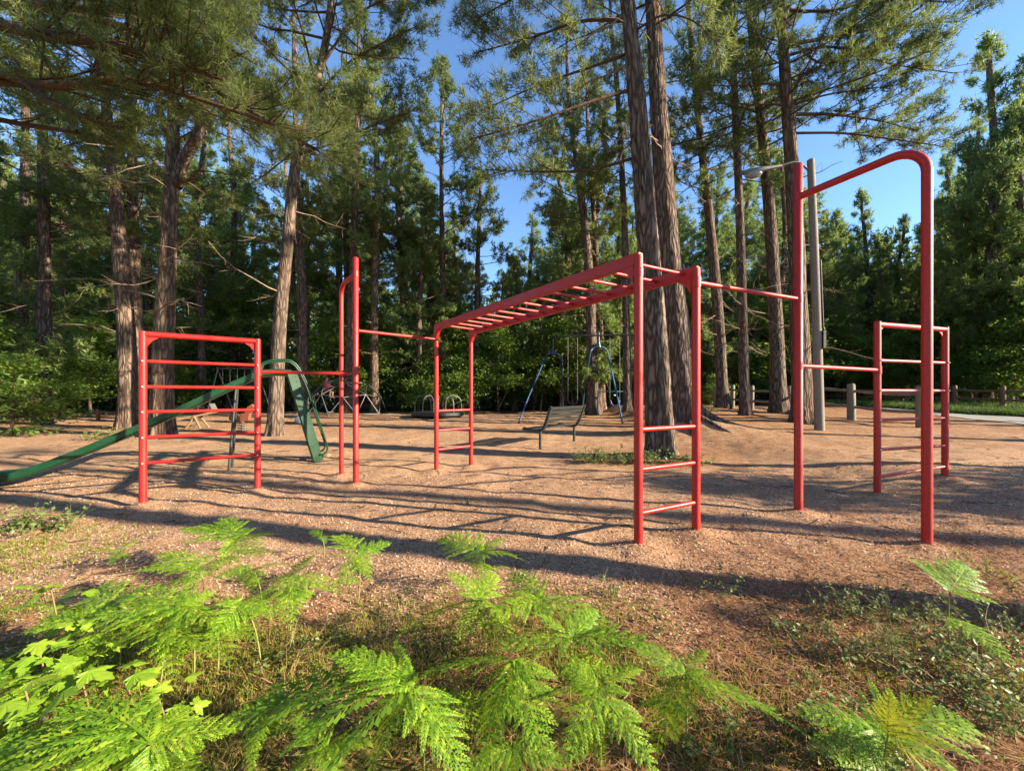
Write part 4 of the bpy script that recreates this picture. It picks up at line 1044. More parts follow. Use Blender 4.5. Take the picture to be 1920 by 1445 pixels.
# trees beside and behind the camera on the sun's side: they stand outside the frame and shade the ground
used_h = set()
for (x, y, sc, lab) in ((9.4, .45, 1.0, 'pine right of the picture whose trunk shadow crosses the foreground'), 
                        (23, 9.5, 1.05, 'pine outside the frame beyond the path'), (19, 7.0, .95, 'pine outside the frame far along the path'), (13, 4.6, .75, 'slim pine outside the frame close to the path'), (25, -2.2, 1.0, 'far pine outside the frame right of the camera'), (29, 9, 1.1, 'farthest pine outside the frame beyond the path')):
    place(HP, 0, x, y, random.uniform(0, 6.28), sc, lab, 'pines outside the frame on the sunny side', used_h)
place(BL, 0, 13.2, 2.6, 1.0, .85, 'leafy young tree outside the frame at right', 'leafy thicket trees', used_b)
for (x, y, i) in ((-3, -6, 0), (-8, -4, 1), (-13, -7, 2), (3, -9, 2), (-5, -13, 0), (9, -13, 1), (-18, -1, 0), (-17, 5, 1), (-22, 9, 2), (-12, -14, 1), (2, -17, 0), (14, -17, 2), (-24, -6, 0), (-20, 14, 3), (22, -19, 0), (-26, 3, 1)):
    place(WP, i, x, y, random.uniform(0, 6.28), random.uniform(.9, 1.1), 'pine of the unseen wood %s the camera, %s' % ('left of' if x < -15 else 'behind', 'close by' if abs(y)+abs(x) < 15 else ('a little off' if abs(y)+abs(x) < 22 else 'far off')), 'pines behind the camera', used_w)
# far wood that closes the view
def far_wood():
    rg = np.random.default_rng(77)
    n = 52000
    a = rg.uniform(-1.05, 1.05, n); d = rg.uniform(42, 62, n)
    x = d*np.sin(a)*1.15; y = d*np.cos(a)*1.05
    hcap = 8+6*vnoise(a*14, 0*a+.5)+4*vnoise(a*45, 0*a+3)
    z = rg.random(n)*hcap
    c = np.stack([x, y, z], -1); v, t = tufts(c, np.broadcast_to(np.array([0, 0, .5]), (n, 3)), .75, .34, 3, rg, .8)
    o = link('far_wood', MB().add(v, t).mesh('far_wood'), M['needle_far'])
    tag(o, 'dense far wood filling the background behind the trees', 'wood', kind='stuff')
far_wood()

# ================================================================ FOREGROUND PLANTS
def frond_mesh(name, seed, pairs=13, taper=1.0):
    """bracken blade, 1 long along +X, lying about level and arching down; every pinnule is a leaf face"""
    rg = np.random.default_rng(seed)
    V = []; T = []; n = 0
    def arch(x): return .10*x-.34*x*x
    def tri(a, b, c, d):
        nonlocal n
        V.extend([a, b, c, d]); T.extend([(n, n+1, n+2), (n, n+2, n+3)]); n += 4
    xs = .04+.93*(np.linspace(0, 1, pairs)**.93)
    # rachis
    for i in range(12):
        x0, x1 = i/12, (i+1)/12; w = .0075*(1-x0*.8)
        tri(np.array([x0, -w, arch(x0)+.002]), np.array([x0, w, arch(x0)+.002]), np.array([x1, w*.9, arch(x1)+.002]), np.array([x1, -w*.9, arch(x1)+.002]))
    for i, x in enumerate(xs):
        for s in (-1, 1):
            pl = (.47*(1-x)**.85+.02)*rg.uniform(.88, 1.08)*taper
            if x < .1: pl *= .92
            a = math.radians(rg.normal(62, 4)-16*x)
            d0 = np.array([math.cos(a), s*math.sin(a), 0])
            droop = rg.uniform(.10, .38); lift = rg.normal(.06, .05); curl = rg.normal(.12, .08)
            base = np.array([x, 0, arch(x)])
            def pt(t):
                dd = d0+np.array([curl*t, 0, 0])
                return base+dd*pl*t+np.array([0, 0, pl*(lift*t-droop*t*t)])
            np_ = max(int(pl/.030), 4)
            for j in range(4):
                t0, t1 = j/4, (j+1)/4; w = .0035*(1-t0*.7); o_ = np.array([w, -w*.4*s, 0])
                tri(pt(t0)-o_, pt(t0)+o_, pt(t1)+o_*.8, pt(t1)-o_*.8)
            sp = pl/np_
            for j in range(np_):
                t = (j+.5)/np_
                q = pt(t); tg = pt(min(t+.05, 1.02))-pt(t-.05); tg = tg/np.linalg.norm(tg)
                nn = np.cross(tg, [0, 0, 1.]); nn = nn/np.linalg.norm(nn); upn = np.cross(nn, tg)
                for s2 in (-1, 1):
                    l = (min(.060, .36*pl)*(1-t**1.6)**.8+.008)*rg.uniform(.85, 1.12)
                    ld = nn*s2*.93+tg*.36+upn*rg.normal(-.12, .10); ld = ld/np.linalg.norm(ld)
                    w = sp*.66
                    m = q+ld*l*.45
                    tri(q-tg*w*.7, m-tg*w*.75, q+ld*l, m+tg*w*.75) if False else tri(q-tg*w, q+ld*l*.72-tg*w*.78, q+ld*l+tg*w*.25, q+ld*l*.55+tg*w*.95)
    return MB().add(np.array(V), np.array(T)).mesh(name)
FR = [frond_mesh('frond_blade', 401, 9), frond_mesh('frond_blade', 402, 10, .95), frond_mesh('frond_blade', 403, 9, 1.1), frond_mesh('frond_blade', 404, 10, .9)]
FRY = [m_.copy() for m_ in FR]
for m_ in FR: m_.materials.append(M['fern'])
for m_ in FRY: m_.materials.append(M['fern_yellow'])
fern_n = 0
def fern(label, px, py, zc, tips, yellow=False, stem_px=None, rg=np.random.default_rng(55)):
    """stem crown seen at photo (px,py), zc above the ground; each tip is where a blade ends in the photo"""
    global fern_n
    zc = zc*.84
    D = (EYE-zc)*FPX/(py-HORIZ); c = np.array([(px-960)*D/FPX, D, zc+float(gbase((px-960)*D/FPX, D))])
    b = onground(c[0]+rg.normal(0, .03), c[1]+rg.uniform(.0, .06))
    root = thing('bracken_fern', label, 'fern', b, group='bracken ferns in the foreground')
    part('stem', pipe(MB(), smooth_path([b-[0, 0, .03], b+(c-b)*.5+[.008, .01, 0], c], 9), [.0035]*5+[.003, .003, .0025, .002], 6), M['stem'], root)
    Ls = []
    for (tx, ty, *dz) in tips:
        zt = max(zc-(dz[0] if dz else .06), .05)
        Dt = (EYE-zt)*FPX/(ty-HORIZ); t = np.array([(tx-960)*Dt/FPX, Dt, zt])
        v = t-c; L = float(np.linalg.norm(v))
        if L < .05: continue
        L = min(L, .8)
        k = fern_n % 4; fern_n += 1
        o = link('frond', (FRY if yellow else FR)[k], None, root)
        o.location = c-b
        # blade arches down .24 of its length by itself
        pitch = math.asin(max(-1, min(1, (v[2]/max(L, 1e-6)+.24))))
        o.rotation_euler = (rg.normal(0, .28), -pitch+rg.normal(0, .06), math.atan2(v[1], v[0]))
        o.scale = (L*1.15, L*1.15*rg.uniform(.82, 1.15), L*rg.uniform(.8, 1.3))
        Ls.append(L)
    for j in range(3 if len(tips) > 3 else 1):                       # lower blades in the shade of the upper ones
        L = float(np.mean(Ls))*rg.uniform(.6, .95); k = fern_n % 4; fern_n += 1
        o = link('frond', (FRY if yellow else FR)[k], None, root)
        o.location = (c-b)*np.array([1, 1, rg.uniform(.5, .8)]); o.rotation_euler = (rg.normal(0, .3), rg.normal(-.1, .12), rg.uniform(0, 6.28)); o.scale = (L, L*1.05, L)
    return root

fern('broad bracken fern at bottom centre pointing left', 775, 1288, .40, [(508, 1310, .10), (700, 1440, .12), (860, 1440, .14), (640, 1250, .0)])
fern('bracken fern just right of bottom centre with drooping blades', 965, 1235, .42, [(785, 1275, .04), (905, 1395, .14), (1010, 1400, .14), (1060, 1215, -.02), (985, 1300, .10)])
fern('bracken fern at bottom centre right with blade hanging to the lower edge', 1120, 1290, .36, [(1215, 1442, .12), (1075, 1420, .12), (1020, 1320, .04), (1190, 1250, .0), (1050, 1260, .0)])
fern('rightmost big bracken fern stretching a long blade to the right', 1285, 1262, .36, [(1475, 1348, .08), (1225, 1400, .12), (1185, 1215, -.02), (1315, 1225, .0), (1360, 1330, .08)])
fern('bracken fern behind the bottom centre ferns, flat and wide', 1070, 1195, .34, [(1228, 1222, .03), (940, 1235, .04), (1120, 1150, -.02), (1010, 1160, -.02)])
fern('upper centre bracken fern with a blade to the right', 1010, 1120, .36, [(1142, 1196, .08), (910, 1180, .05), (960, 1075, -.02)])
fern('centre bracken fern in front of the trunk shadow, dark heart', 905, 1120, .38, [(765, 1190, .06), (870, 1190, .08), (960, 1200, .08), (845, 1085, -.03), (930, 1080, -.02)])
fern('small bracken fern furthest back at centre, on the shadow edge', 905, 1032, .34, [(826, 1016, .02), (975, 1050, .06), (890, 1075, .06), (940, 1015, .0)])
fern('bracken fern left of centre beside the bare chips', 672, 1040, .36, [(728, 1028, .02), (640, 1085, .08), (690, 1085, .08), (635, 1012, .0)])
fern('tiny bracken fern poking up on the shadow edge left of centre', 602, 1004, .22, [(580, 1000, .0), (628, 1008, .04), (610, 1018, .04)])
fern('bracken fern in the middle of the left patch', 545, 1080, .38, [(628, 1100, .05), (490, 1100, .05), (545, 1160, .10), (580, 1050, .0)])
fern('bracken fern at the top of the left patch', 440, 1012, .36, [(508, 1008, .02), (424, 985, .0), (362, 1000, .02), (480, 1045, .07), (420, 1050, .07)])
fern('bracken fern at the upper left of the left patch', 375, 1062, .34, [(268, 1085, .03), (455, 1050, .01), (350, 1110, .07), (310, 1045, .0)])
fern('wide bracken fern in the left patch, blade tips hanging forward', 350, 1135, .42, [(170, 1178, .05), (300, 1225, .11), (425, 1190, .09), (400, 1110, .0), (240, 1120, .0)])
fern('bracken fern between the left patch and the moss clearing', 455, 1125, .40, [(412, 1205, .10), (505, 1160, .06), (380, 1150, .04), (520, 1110, .0)])
fern('bracken fern at the left end of the left patch', 215, 1150, .36, [(60, 1180, .03), (150, 1230, .08), (270, 1205, .06), (170, 1115, .0)])
fern('bracken fern spreading at the lower left corner', 285, 1395, .34, [(430, 1372, .03), (60, 1418, .06), (345, 1325, .0), (280, 1480, .10), (150, 1340, .02)])
fern('second bracken fern low in the lower left corner', 130, 1420, .30, [(20, 1400, .02), (250, 1440, .04), (110, 1480, .08), (200, 1360, .0)])
fern('shaded bracken fern left of the broad bottom centre fern', 490, 1335, .26, [(470, 1440, .10), (415, 1360, .03), (570, 1350, .03), (520, 1290, .0)])
fern('small bracken fern at the far left edge', 40, 1290, .34, [(-60, 1320, .04), (120, 1330, .06), (60, 1370, .08), (0, 1250, .0)])
fern('yellowing bracken fern at the lower right', 1665, 1375, .34, [(1662, 1298, -.10), (1735, 1325, -.06), (1790, 1405, .02), (1730, 1445, .08)], True)
fern('green bracken fern beside the yellowing fern at lower right', 1640, 1370, .28, [(1508, 1352, .02), (1550, 1420, .06), (1800, 1370, .04), (1640, 1460, .08)])
fern('lone bracken fern on a thin stem at right', 1780, 1108, .40, [(1722, 1055, -.05), (1862, 1128, .03), (1822, 1078, .0)])
fern('small dark bracken fern on the bare chips at far left', 225, 1030, .20, [(175, 1040, .02), (260, 1018, .0), (210, 1058, .05)])

fern('bracken fern filling the middle of the left patch', 300, 1175, .34, [(200, 1220, .05), (330, 1260, .09), (400, 1235, .06), (250, 1150, .0)])
fern('bracken fern at the near side of the left patch', 400, 1165, .30, [(345, 1230, .06), (470, 1200, .04), (420, 1245, .07)])
fern('low bracken fern on the left behind the maple seedlings', 120, 1135, .30, [(20, 1150, .02), (190, 1165, .04), (90, 1185, .06), (130, 1110, .0)])
fern('bracken fern between the two upper left ferns', 475, 1065, .34, [(410, 1085, .03), (540, 1060, .01), (470, 1115, .07)])
fern('bracken fern at the bottom edge left of centre', 610, 1400, .26, [(540, 1450, .04), (690, 1400, .02), (620, 1480, .06), (560, 1360, .0)])
fern('bracken fern at the bottom edge right of centre', 960, 1400, .24, [(880, 1450, .03), (1050, 1440, .03), (960, 1480, .06)])
fern('bracken fern at the very lower left corner', 30, 1455, .26, [(-60, 1440, .02), (120, 1470, .03), (60, 1400, .0)])

# --- broad-leaved seedlings
def lobed_leaf(name, seed, lobes=5):
    rg = np.random.default_rng(seed); out = []
    angs = np.linspace(-125, 125, lobes); L = np.array([.42, .78, 1.0, .78, .42])
    pts = [(-.02, -.05)]
    for i, (a, l) in enumerate(zip(angs, L)):
        a = math.radians(a)
        for (da, r) in ((-.42, .62), (-.30, .74), (-.17, .74), (-.08, .90), (0, 1.0), (.08, .90), (.17, .74), (.30, .74), (.42, .62)):
            pts.append((math.cos(a+da)*l*r*rg.uniform(.95, 1.05), math.sin(a+da)*l*r*rg.uniform(.95, 1.05)))
        if i < lobes-1:
            am = math.radians((angs[i]+angs[i+1])/2); pts.append((math.cos(am)*.44, math.sin(am)*.44))
    pts.append((-.02, .05)); p = np.array(pts)*.62; p[:, 0] += .12
    z = -.35*np.abs(p[:, 1])**1.5-.22*np.clip(p[:, 0], 0, 1)**2+rg.normal(0, .008, len(p))
    v = np.concatenate([[[.1, 0, 0.02]], np.column_stack([p, z])])
    n = len(p); t = np.array([(0, i+1, (i+1) % n+1) for i in range(n)])
    me = MB().add(v, t).mesh(name); me.materials.append(M['maple']); return me
LV = [lobed_leaf('lobed_leaf', 501), lobed_leaf('lobed_leaf', 502), lobed_leaf('lobed_leaf', 503)]
def seedling(label, px, py, zc, nleaf, size, rg=np.random.default_rng(66)):
    D = (EYE-zc)*FPX/(py-HORIZ); c = np.array([(px-960)*D/FPX, D, zc]); b = onground(c[0]+.02, c[1]+.03)
    root = thing('maple_seedling', label, 'seedling', b, group='maple seedlings in the left foreground')
    part('stem', pipe(MB(), smooth_path([b-[0, 0, .02], (b+c)/2+[.01, 0, 0], c], 7), .003, 5), M['brown_stem'], root)
    for i in range(nleaf):
        a = i*2.4+rg.normal(0, .3); r = rg.uniform(.0, .02) if i == 0 else rg.uniform(.03, .13); z = c[2]-b[2]+.01-rg.uniform(0, .14)*(i/nleaf)
        o = link('leaf', LV[i % 3], None, root)
        o.location = (c[0]-b[0]+math.cos(a)*r, c[1]-b[1]+math.sin(a)*r, z)
        o.rotation_euler = (rg.normal(.15, .25), rg.normal(.05, .25), a); s = size*1.05*rg.uniform(.7, 1.25); o.scale = (s, s, s)
    return root
for (lab, px, py, zc, n, s) in (('bright maple seedling with the largest leaf at the left edge', 45, 1285, .34, 6, .15), ('bright maple seedling right of the largest leaf', 150, 1262, .32, 8, .12), ('bright maple seedling below the left fern patch', 235, 1270, .30, 8, .11),
                                ('bright maple seedling at the top left of the leaf patch', 70, 1205, .36, 7, .13), ('maple seedling with pale leaves in the middle of the leaf patch', 110, 1235, .28, 8, .11), ('maple seedling beside the moss clearing', 290, 1292, .22, 6, .10),
                                ('maple seedling on the upper left fern edge', 165, 1150, .30, 6, .12), ('orange-tipped maple seedling above the lower left fern', 320, 1330, .28, 6, .11), ('tall maple seedling with red stem at left', 95, 1100, .40, 5, .12), ('maple seedling at the left edge above the lower corner', 15, 1345, .26, 7, .12),
                                ('small maple seedling between the lower left ferns', 190, 1390, .30, 7, .11)):
    seedling(lab, px, py, zc, n, s)
# --- low shrubs of small leaves, twigs
def shrub(name, label, px, py, rad, hgt, nleaf, leaf, seed, mat='shrub', group=None, squash=1.0):
    rg = np.random.default_rng(seed); b = G(px, py)
    if name == 'low_shrub': nleaf = int(nleaf*.62); leaf *= .80; rad *= 1.15
    root = thing(name, label, 'shrub', b, group=group)
    ns = max(5, int(nleaf/16)); az = rg.uniform(0, 6.28, ns)
    st = b+np.stack([rg.normal(0, rad*.35, ns), rg.normal(0, rad*.35*squash, ns), np.zeros(ns)], -1)
    L = rg.uniform(.5, 1.1, ns)*math.hypot(hgt, rad*.5)
    st_ = curve_limbs(st, az, rg.normal(.95, .3, ns), L, 6, rg, rg.normal(-.5, .3, ns), .2)
    mb = MB(); a, q, _ = batch_tubes(st_, np.broadcast_to(np.linspace(.0025, .001, 6), (ns, 6)), 4); mb.add(a, q, True)
    tag(part('stems', mb, M['brown_stem'], root), kind='stuff')
    li = rg.integers(0, ns, nleaf); s = rg.uniform(.25, 1, nleaf)*5; i = np.minimum(s.astype(int), 4); fr = (s-i)[:, None]
    c = st_[li, i]*(1-fr)+st_[li, i+1]*fr+rg.normal(0, leaf*.5, (nleaf, 3))
    n = nrm(rg.normal(0, .5, (nleaf, 3))+[0, 0, 1]); d = nrm(np.cross(n, rg.normal(0, 1, (nleaf, 3)))); w = np.cross(n, d); sz = (leaf*rg.uniform(.6, 1.3, nleaf))[:, None]
    v = np.stack([c, c+d*sz*.5+w*sz*.3, c+d*sz*1.05-n*sz*.12, c+d*sz*.5-w*sz*.3], 1); ix = np.arange(nleaf)[:, None]*4
    nleaf = len(c)
    lv_ = part('leaves', MB().add(v, np.concatenate([ix+[0, 1, 2], ix+[0, 2, 3]])), M[mat], root); tag(lv_, kind='stuff')
    return root
g_ = 'low leafy shrubs in the right foreground'
shrub('low_shrub', 'largest low shrub, dense and shaded, at lower right', 1800, 1290, .28, .26, 1500, .030, 1, group=g_)
shrub('low_shrub', 'low shrub above the largest shrub near the right edge', 1850, 1215, .26, .22, 900, .028, 2, group=g_)
shrub('low_shrub', 'sunlit low shrub below the lone fern', 1720, 1185, .28, .16, 700, .028, 3, group=g_)
shrub('low_shrub', 'trailing low shrub along the trunk shadow at right', 1610, 1160, .34, .14, 700, .026, 4, group=g_, squash=.4)
shrub('low_shrub', 'pale low shrub left of the pine seedling', 1590, 1225, .22, .14, 420, .026, 5, group=g_)
shrub('low_shrub', 'small pale shrub on the chips at lower right of centre', 1500, 1200, .20, .12, 320, .026, 6, group=g_)
shrub('low_shrub', 'yellow-green shrub at the right edge below the bent red post', 1870, 1085, .30, .18, 420, .030, 7, 'moss', group=g_)
shrub('low_shrub', 'leggy twig shrub in the trunk shadow right of centre', 1320, 1120, .18, .20, 150, .026, 8, group=g_)
shrub('low_shrub', 'second leggy twig shrub right of the first in the shadow', 1390, 1122, .20, .18, 150, .026, 9, group=g_)
shrub('low_shrub', 'tiny shrub on the sunlit chips right of the centre ferns', 1150, 1115, .18, .10, 240, .022, 10, group=g_)
shrub('low_shrub', 'tiny shrub in the open right of the centre ferns', 1230, 1190, .18, .09, 240, .020, 11, group=g_)
shrub('low_shrub', 'broad-leaved weed at the bottom edge left of the yellowing fern', 1560, 1400, .16, .16, 320, .034, 12, group=g_)
shrub('low_shrub', 'pale broad-leaved weed at the bottom edge under the yellowing fern', 1620, 1460, .18, .16, 320, .045, 13, group=g_)
shrub('low_shrub', 'tiny weed left of the lower right fern', 1530, 1310, .14, .09, 220, .024, 14, group=g_)
shrub('low_shrub', 'thin weed at the bottom edge right of centre', 1340, 1440, .12, .12, 160, .030, 15, group=g_)
shrub('low_shrub', 'dark small shrub in the moss clearing at left', 560, 1240, .16, .16, 260, .024, 16, group='small shrubs in the left foreground')
shrub('low_shrub', 'pale stem weed left of the broad bottom centre fern', 545, 1275, .06, .26, 50, .034, 17, 'moss', group='small shrubs in the left foreground')
shrub('low_shrub', 'mossy little shrub under the broad bottom centre fern', 570, 1420, .22, .12, 600, .020, 18, 'moss', group='small shrubs in the left foreground')
shrub('low_shrub', 'small shrub behind the lone fern at the right edge', 1905, 1190, .3, .2, 500, .028, 24, group=g_)
shrub('low_shrub', 'shaded weed at the bottom right corner', 1880, 1400, .22, .16, 420, .028, 25, group=g_)
for k_, (px, py, r, n, lab) in enumerate(((1200, 868, .55, 900, 'patch of low plants right at the foot of the biggest pine'), (1120, 868, .6, 900, 'patch of low plants left of the biggest pine foot'), (1290, 872, .5, 500, 'patch of low plants right of the biggest pine foot'),
                                          (1330, 772, .5, 320, 'small plants by the first fence posts'), (1490, 770, .6, 420, 'small plants at the foot of the broad pine'), (200, 825, .9, 900, 'low plants in shade behind the slide chute'), (60, 995, .45, 500, 'low green plants at the left edge beyond the ferns'))):
    shrub('ground_plants', lab, px, py, r, .16, n, .045, 30+k_, 'shrub', 'low plants round the tree feet', .5)
# --- pine seedling in the right foreground
b = G(1672, 1262); ps = thing('pine_seedling', 'tiny pine seedling with long pale needles in the right foreground', 'seedling', b)
part('stem', pipe(MB(), [b-[0, 0, .02], b+[.005, 0, .08], b+[.0, .01, .16]], [.004, .003, .002], 5), M['brown_stem'], ps)
rg = np.random.default_rng(9); pos = b+np.column_stack([rg.normal(0, .012, 26), rg.normal(0, .012, 26), rg.uniform(.05, .17, 26)])
v, t_ = tufts(pos, np.broadcast_to(np.array([0, 0, .5]), (26, 3)), .11, .0022, 8, rg, .8); part('needles', MB().add(v, t_), M['shrub'], ps)

# ================================================================ LITTER, CHIPS, MOSS (uncountable)
def scatter(name, n, xf, yf, keep, builder, mat, label, cat, seed):
    rg = np.random.default_rng(seed)
    x, y = xf(rg, n), yf(rg, n)
    k = keep(x, y) > rg.random(n); x, y = x[k], y[k]
    p = np.stack([x, y, gz(x, y)], -1); v, f = builder(p, rg)
    o = link(name, MB().add(v, f).mesh(name), mat); return tag(o, label, cat, kind='stuff')
def chips(p, rg):
    n = len(p); a = rg.uniform(0, 6.28, n); l = rg.uniform(.005, .016, n)*(1+.08*p[:, 1]); w = l*rg.uniform(.25, .6, n)
    tl = rg.normal(0, .35, (n, 2)); d = np.stack([np.cos(a), np.sin(a), tl[:, 0]], -1); s = np.stack([-np.sin(a), np.cos(a), tl[:, 1]], -1)
    c = p+[0, 0, .004]
    v = np.stack([c-d*l[:, None]*.5-s*w[:, None]*.4, c+d*l[:, None]*.45-s*w[:, None]*.5, c+d*l[:, None]*.5+s*w[:, None]*.4, c-d*l[:, None]*.5+s*w[:, None]*.5], 1)
    return v, np.arange(4*n).reshape(-1, 4)
scatter('wood_chips', 120000, lambda r, n: r.uniform(-1, 1, n), lambda r, n: 1.3+5.2*r.random(n)**1.6, lambda x, y: ss(1.5, 2.6, y), lambda p, rg: chips(np.column_stack([p[:, 0]*p[:, 1]*1.4, p[:, 1], gz(p[:, 0]*p[:, 1]*1.4, p[:, 1])]), rg), M['chip'],
        'pale wood chips strewn over the playground floor', 'wood chips', 71)
def needles(p, rg):
    n = len(p); a = rg.uniform(0, 6.28, n); l = rg.uniform(.05, .12, n)
    d = np.stack([np.cos(a), np.sin(a), rg.normal(0, .12, n)], -1); s = np.stack([-np.sin(a), np.cos(a), np.zeros(n)], -1)*(.0012+.0004*p[:, 1])[:, None]
    c = p+np.array([0, 0, .012])+np.column_stack([np.zeros((n, 2)), rg.random(n)*.02]); m_ = c+s*rg.normal(0, 4, n)[:, None]
    v = np.stack([c-d*l[:, None]*.5-s, m_-s, c+d*l[:, None]*.5, m_+s], 1)
    return v, np.arange(4*n).reshape(-1, 4)
def fan(p): return np.column_stack([p[:, 0]*p[:, 1]*1.42, p[:, 1], gz(p[:, 0]*p[:, 1]*1.42, p[:, 1])])
scatter('needle_litter', 60000, lambda r, n: r.uniform(-1, 1, n), lambda r, n: 1.15+3.2*r.random(n)**1.5, lambda x, y: (.35+.65*ss(-.35, .25, x))*np.clip(.15+.85*ss(2.9, 1.8, y)+.8*ss(.1, .6, x)*ss(4.2, 2.6, y), 0, 1)*(.35+.65*(vnoise(x*y*2.2, y*2.2) > .45)), lambda p, rg: needles(fan(p), rg), M['litter'],
        'fallen rusty pine needles on the ground', 'needle litter', 72)
def sticks(p, rg):
    n = len(p); a = rg.uniform(0, 6.28, n); l = rg.uniform(.04, .20, n)*(.6+.1*p[:, 1]); K_ = 4
    aa = a[:, None]+np.cumsum(rg.normal(0, .25, (n, K_)), 1)
    d = np.stack([np.cos(aa), np.sin(aa), rg.normal(0, .06, (n, K_))], -1)*(l/(K_-1))[:, None, None]
    pts = p[:, None]+np.concatenate([np.zeros((n, 1, 3)), np.cumsum(d[:, :-1], 1)], 1)
    pts[..., 2] = gz(pts[..., 0], pts[..., 1])+.006+np.abs(rg.normal(0, .006, (n, 1)))
    v, q, _ = batch_tubes(pts, np.broadcast_to(np.array([1, .9, .8, .4]), (n, K_))*rg.uniform(.0018, .0055, (n, 1)), 4)
    return v, q
scatter('twig_litter', 1500, lambda r, n: r.uniform(-1, 1, n), lambda r, n: 1.4+9*r.random(n)**1.2, lambda x, y: .25+.75*(vnoise(x*y*1.5+9, y*1.5) > .5), lambda p, rg: sticks(fan(p), rg), M['twig'], 'small dark fallen twigs scattered on the chips', 'twigs', 75)
def mossy(p, rg):
    n = len(p); v, t = tufts(p-np.array([0, 0, .004]), np.broadcast_to(np.array([0, 0, 1.]), (n, 3)), rg.uniform(.02, .055, n), .006, 5, rg, .7)
    return v, t
def moss_keep(x, y):
    X = x*y*1.42; patch = ss(.30, .58, vnoise(X*2.6+1, y*2.6+4))
    return np.clip(ss(2.75, 1.9, y)*ss(1.9, .1, X)+.35*ss(2.3, 1.6, y)+.9*np.exp(-(((X+4.3)/.7)**2+((y-3.2)/.6)**2)), 0, 1)*patch
scatter('moss', 52000, lambda r, n: r.uniform(-1, 1, n), lambda r, n: 1.12+2.8*r.random(n)**1.3, moss_keep, lambda p, rg: mossy(fan(p), rg), M['moss'], 'yellow-green moss and fine grass between the ferns', 'moss', 73)
def verge(p, rg):
    n = len(p); return tufts(p, np.broadcast_to(np.array([0, 0, 1.]), (n, 3)), rg.uniform(.15, .35, n), .03, 4, rg, .45)
def verge_pts(p):
    px = 1480+520*(p[:, 0]*.5+.5); D = np.interp(px, [1480, 1560, 1640, 1780, 2000], [19.0, 18.4, 17.2, 14.6, 12.6])+.5+p[:, 1]
    x = (px-960)*D/FPX; return np.column_stack([x, D, gz(x, D)])
scatter('verge_grass', 24000, lambda r, n: r.uniform(-1, 1, n), lambda r, n: r.uniform(0, 5.5, n), lambda x, y: 1.0+0*x, lambda p, rg: verge(verge_pts(p), rg), M['verge'], 'green grass verge beyond the path', 'grass', 74)

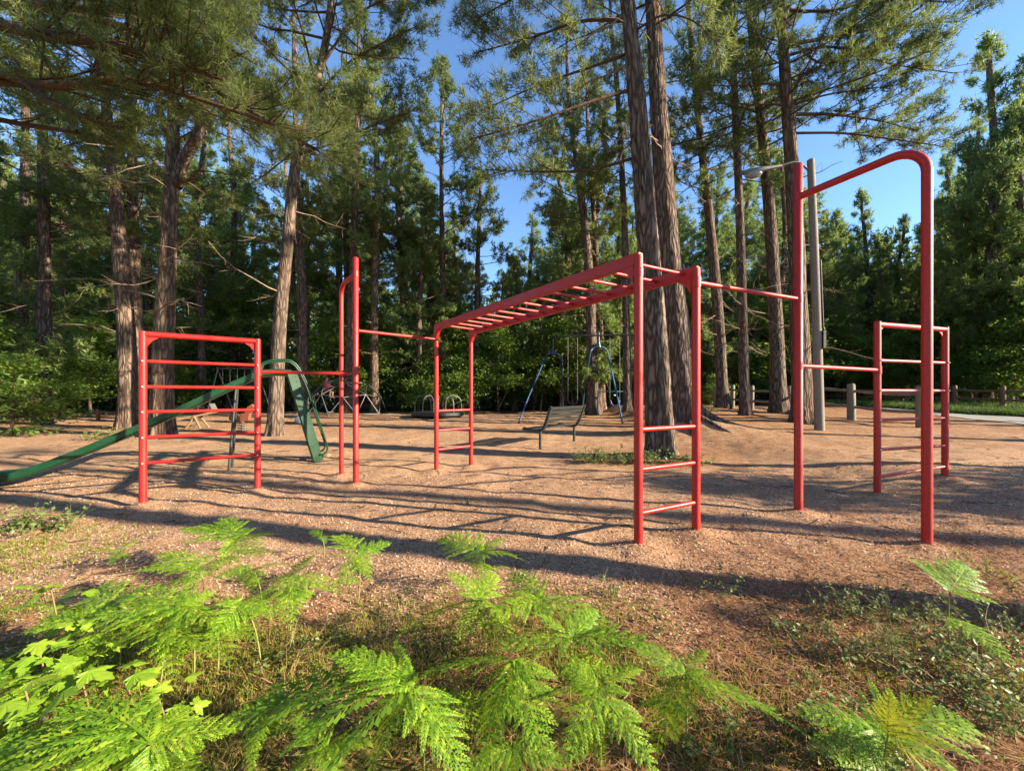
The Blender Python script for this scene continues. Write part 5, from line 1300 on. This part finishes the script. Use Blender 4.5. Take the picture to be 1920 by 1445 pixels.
# ================================================================ CHILD ON THE DOME
def child():
    D = dome_c[1]-.7
    seat = P(612, 733, D)
    sc = 1.0
    def q(x, y, z): return seat+np.array([x, y, z])*sc
    # joints: pelvis root, spine, neck, head, arms reaching right, legs down
    J = {'pel': q(0, 0, .06), 'sp': q(-.03, 0, .22), 'ch': q(-.03, 0, .38), 'nk': q(0, 0, .50), 'hb': q(.03, 0, .56), 'ht': q(.04, 0, .70),
         'kl': q(.26, -.10, .02), 'al': q(.22, -.12, -.30), 'fl': q(.34, -.12, -.34), 'kr': q(.28, .10, .0), 'ar': q(.26, .12, -.32), 'fr': q(.38, .12, -.36),
         'hl': q(.02, -.08, .02), 'hr': q(.02, .08, .02),
         'shl': q(-.02, -.14, .44), 'el': q(.10, -.18, .26), 'wl': q(.30, -.14, .22), 'shr': q(-.02, .14, .44), 'er': q(.10, .18, .26), 'wr': q(.30, .14, .22)}
    R = {'pel': .10, 'sp': .095, 'ch': .105, 'nk': .045, 'hb': .06, 'ht': .075, 'kl': .06, 'al': .04, 'fl': .032, 'kr': .06, 'ar': .04, 'fr': .032, 'hl': .08, 'hr': .08, 'shl': .055, 'el': .042, 'wl': .03, 'shr': .055, 'er': .042, 'wr': .03}
    E = [('pel', 'sp'), ('sp', 'ch'), ('ch', 'nk'), ('nk', 'hb'), ('hb', 'ht'), ('pel', 'hl'), ('hl', 'kl'), ('kl', 'al'), ('al', 'fl'), ('pel', 'hr'), ('hr', 'kr'), ('kr', 'ar'), ('ar', 'fr'), ('ch', 'shl'), ('shl', 'el'), ('el', 'wl'), ('ch', 'shr'), ('shr', 'er'), ('er', 'wr')]
    for s in 'lr':
        w = J['w'+s]; sg = -1 if s == 'l' else 1
        J['pm'+s] = w+np.array([.05, 0, 0]); R['pm'+s] = .026; E.append(('w'+s, 'pm'+s))
        for k in range(5):
            o = (k-2)*.014; n = 'f%d%s' % (k, s)
            J[n] = J['pm'+s]+np.array([.03 if k else .0, o if k else -sg*.035, 0]); R[n] = .009
            J[n+'t'] = J[n]+np.array([.025, o*.3, -.03]); R[n+'t'] = .008
            E += [('pm'+s, n), (n, n+'t')]
    names = list(J); ix = {n: i for i, n in enumerate(names)}
    root = thing('person', 'child in pink top and dark trousers perched on the dome climber', 'person', seat)
    me = bpy.data.meshes.new('body'); me.from_pydata([(J[n]-seat).tolist() for n in names], [(ix[a], ix[b]) for a, b in E], [])
    o = link('body', me, M['skin'], root)
    md = o.modifiers.new('skin', 'SKIN'); sk = me.skin_vertices[0].data
    for n in names: sk[ix[n]].radius = (R[n], R[n])
    sk[ix['pel']].use_root = True
    o.modifiers.new('sub', 'SUBSURF').render_levels = 2
    part('shirt', pipe(pipe(pipe(MB(), [J['pel']-[0, 0, .05], J['pel']+[0, 0, .04], J['sp'], J['ch'], J['nk']-[0, 0, .03]], [.12, .135, .125, .14, .07], 14), [J['ch'], J['shl'], J['el']], [.09, .075, .06], 10), [J['ch'], J['shr'], J['er']], [.09, .075, .06], 10), M['pink_cloth'], root)
    mb = MB()
    for s in 'lr': pipe(mb, [J['pel'], J['h'+s], J['k'+s], J['k'+s]+(J['a'+s]-J['k'+s])*.45], [.11, .095, .075, .06], 10)
    part('trousers', mb, M['dark_cloth'], root)
    hc = J['ht']+np.array([-.02, 0, .015]); th = np.linspace(0, math.pi*.62, 9)
    pipe_pts = [hc+np.array([-.03*math.sin(a), 0, .088*math.cos(a)]) for a in th]
    part('hair', pipe(MB(), pipe_pts, [.012+.08*math.sin(a) for a in th], 12), M['hair'], root)
    for s in (-.028, .028): part('eye', pipe(MB(), [J['ht']+[.055, s, .0], J['ht']+[.075, s, .0]], [.011, .006], 6), M['dark_cloth'], root)
    part('nose', pipe(MB(), [J['ht']+[.06, 0, -.015], J['ht']+[.088, 0, -.028]], [.014, .008], 6), M['skin'], root)
child()
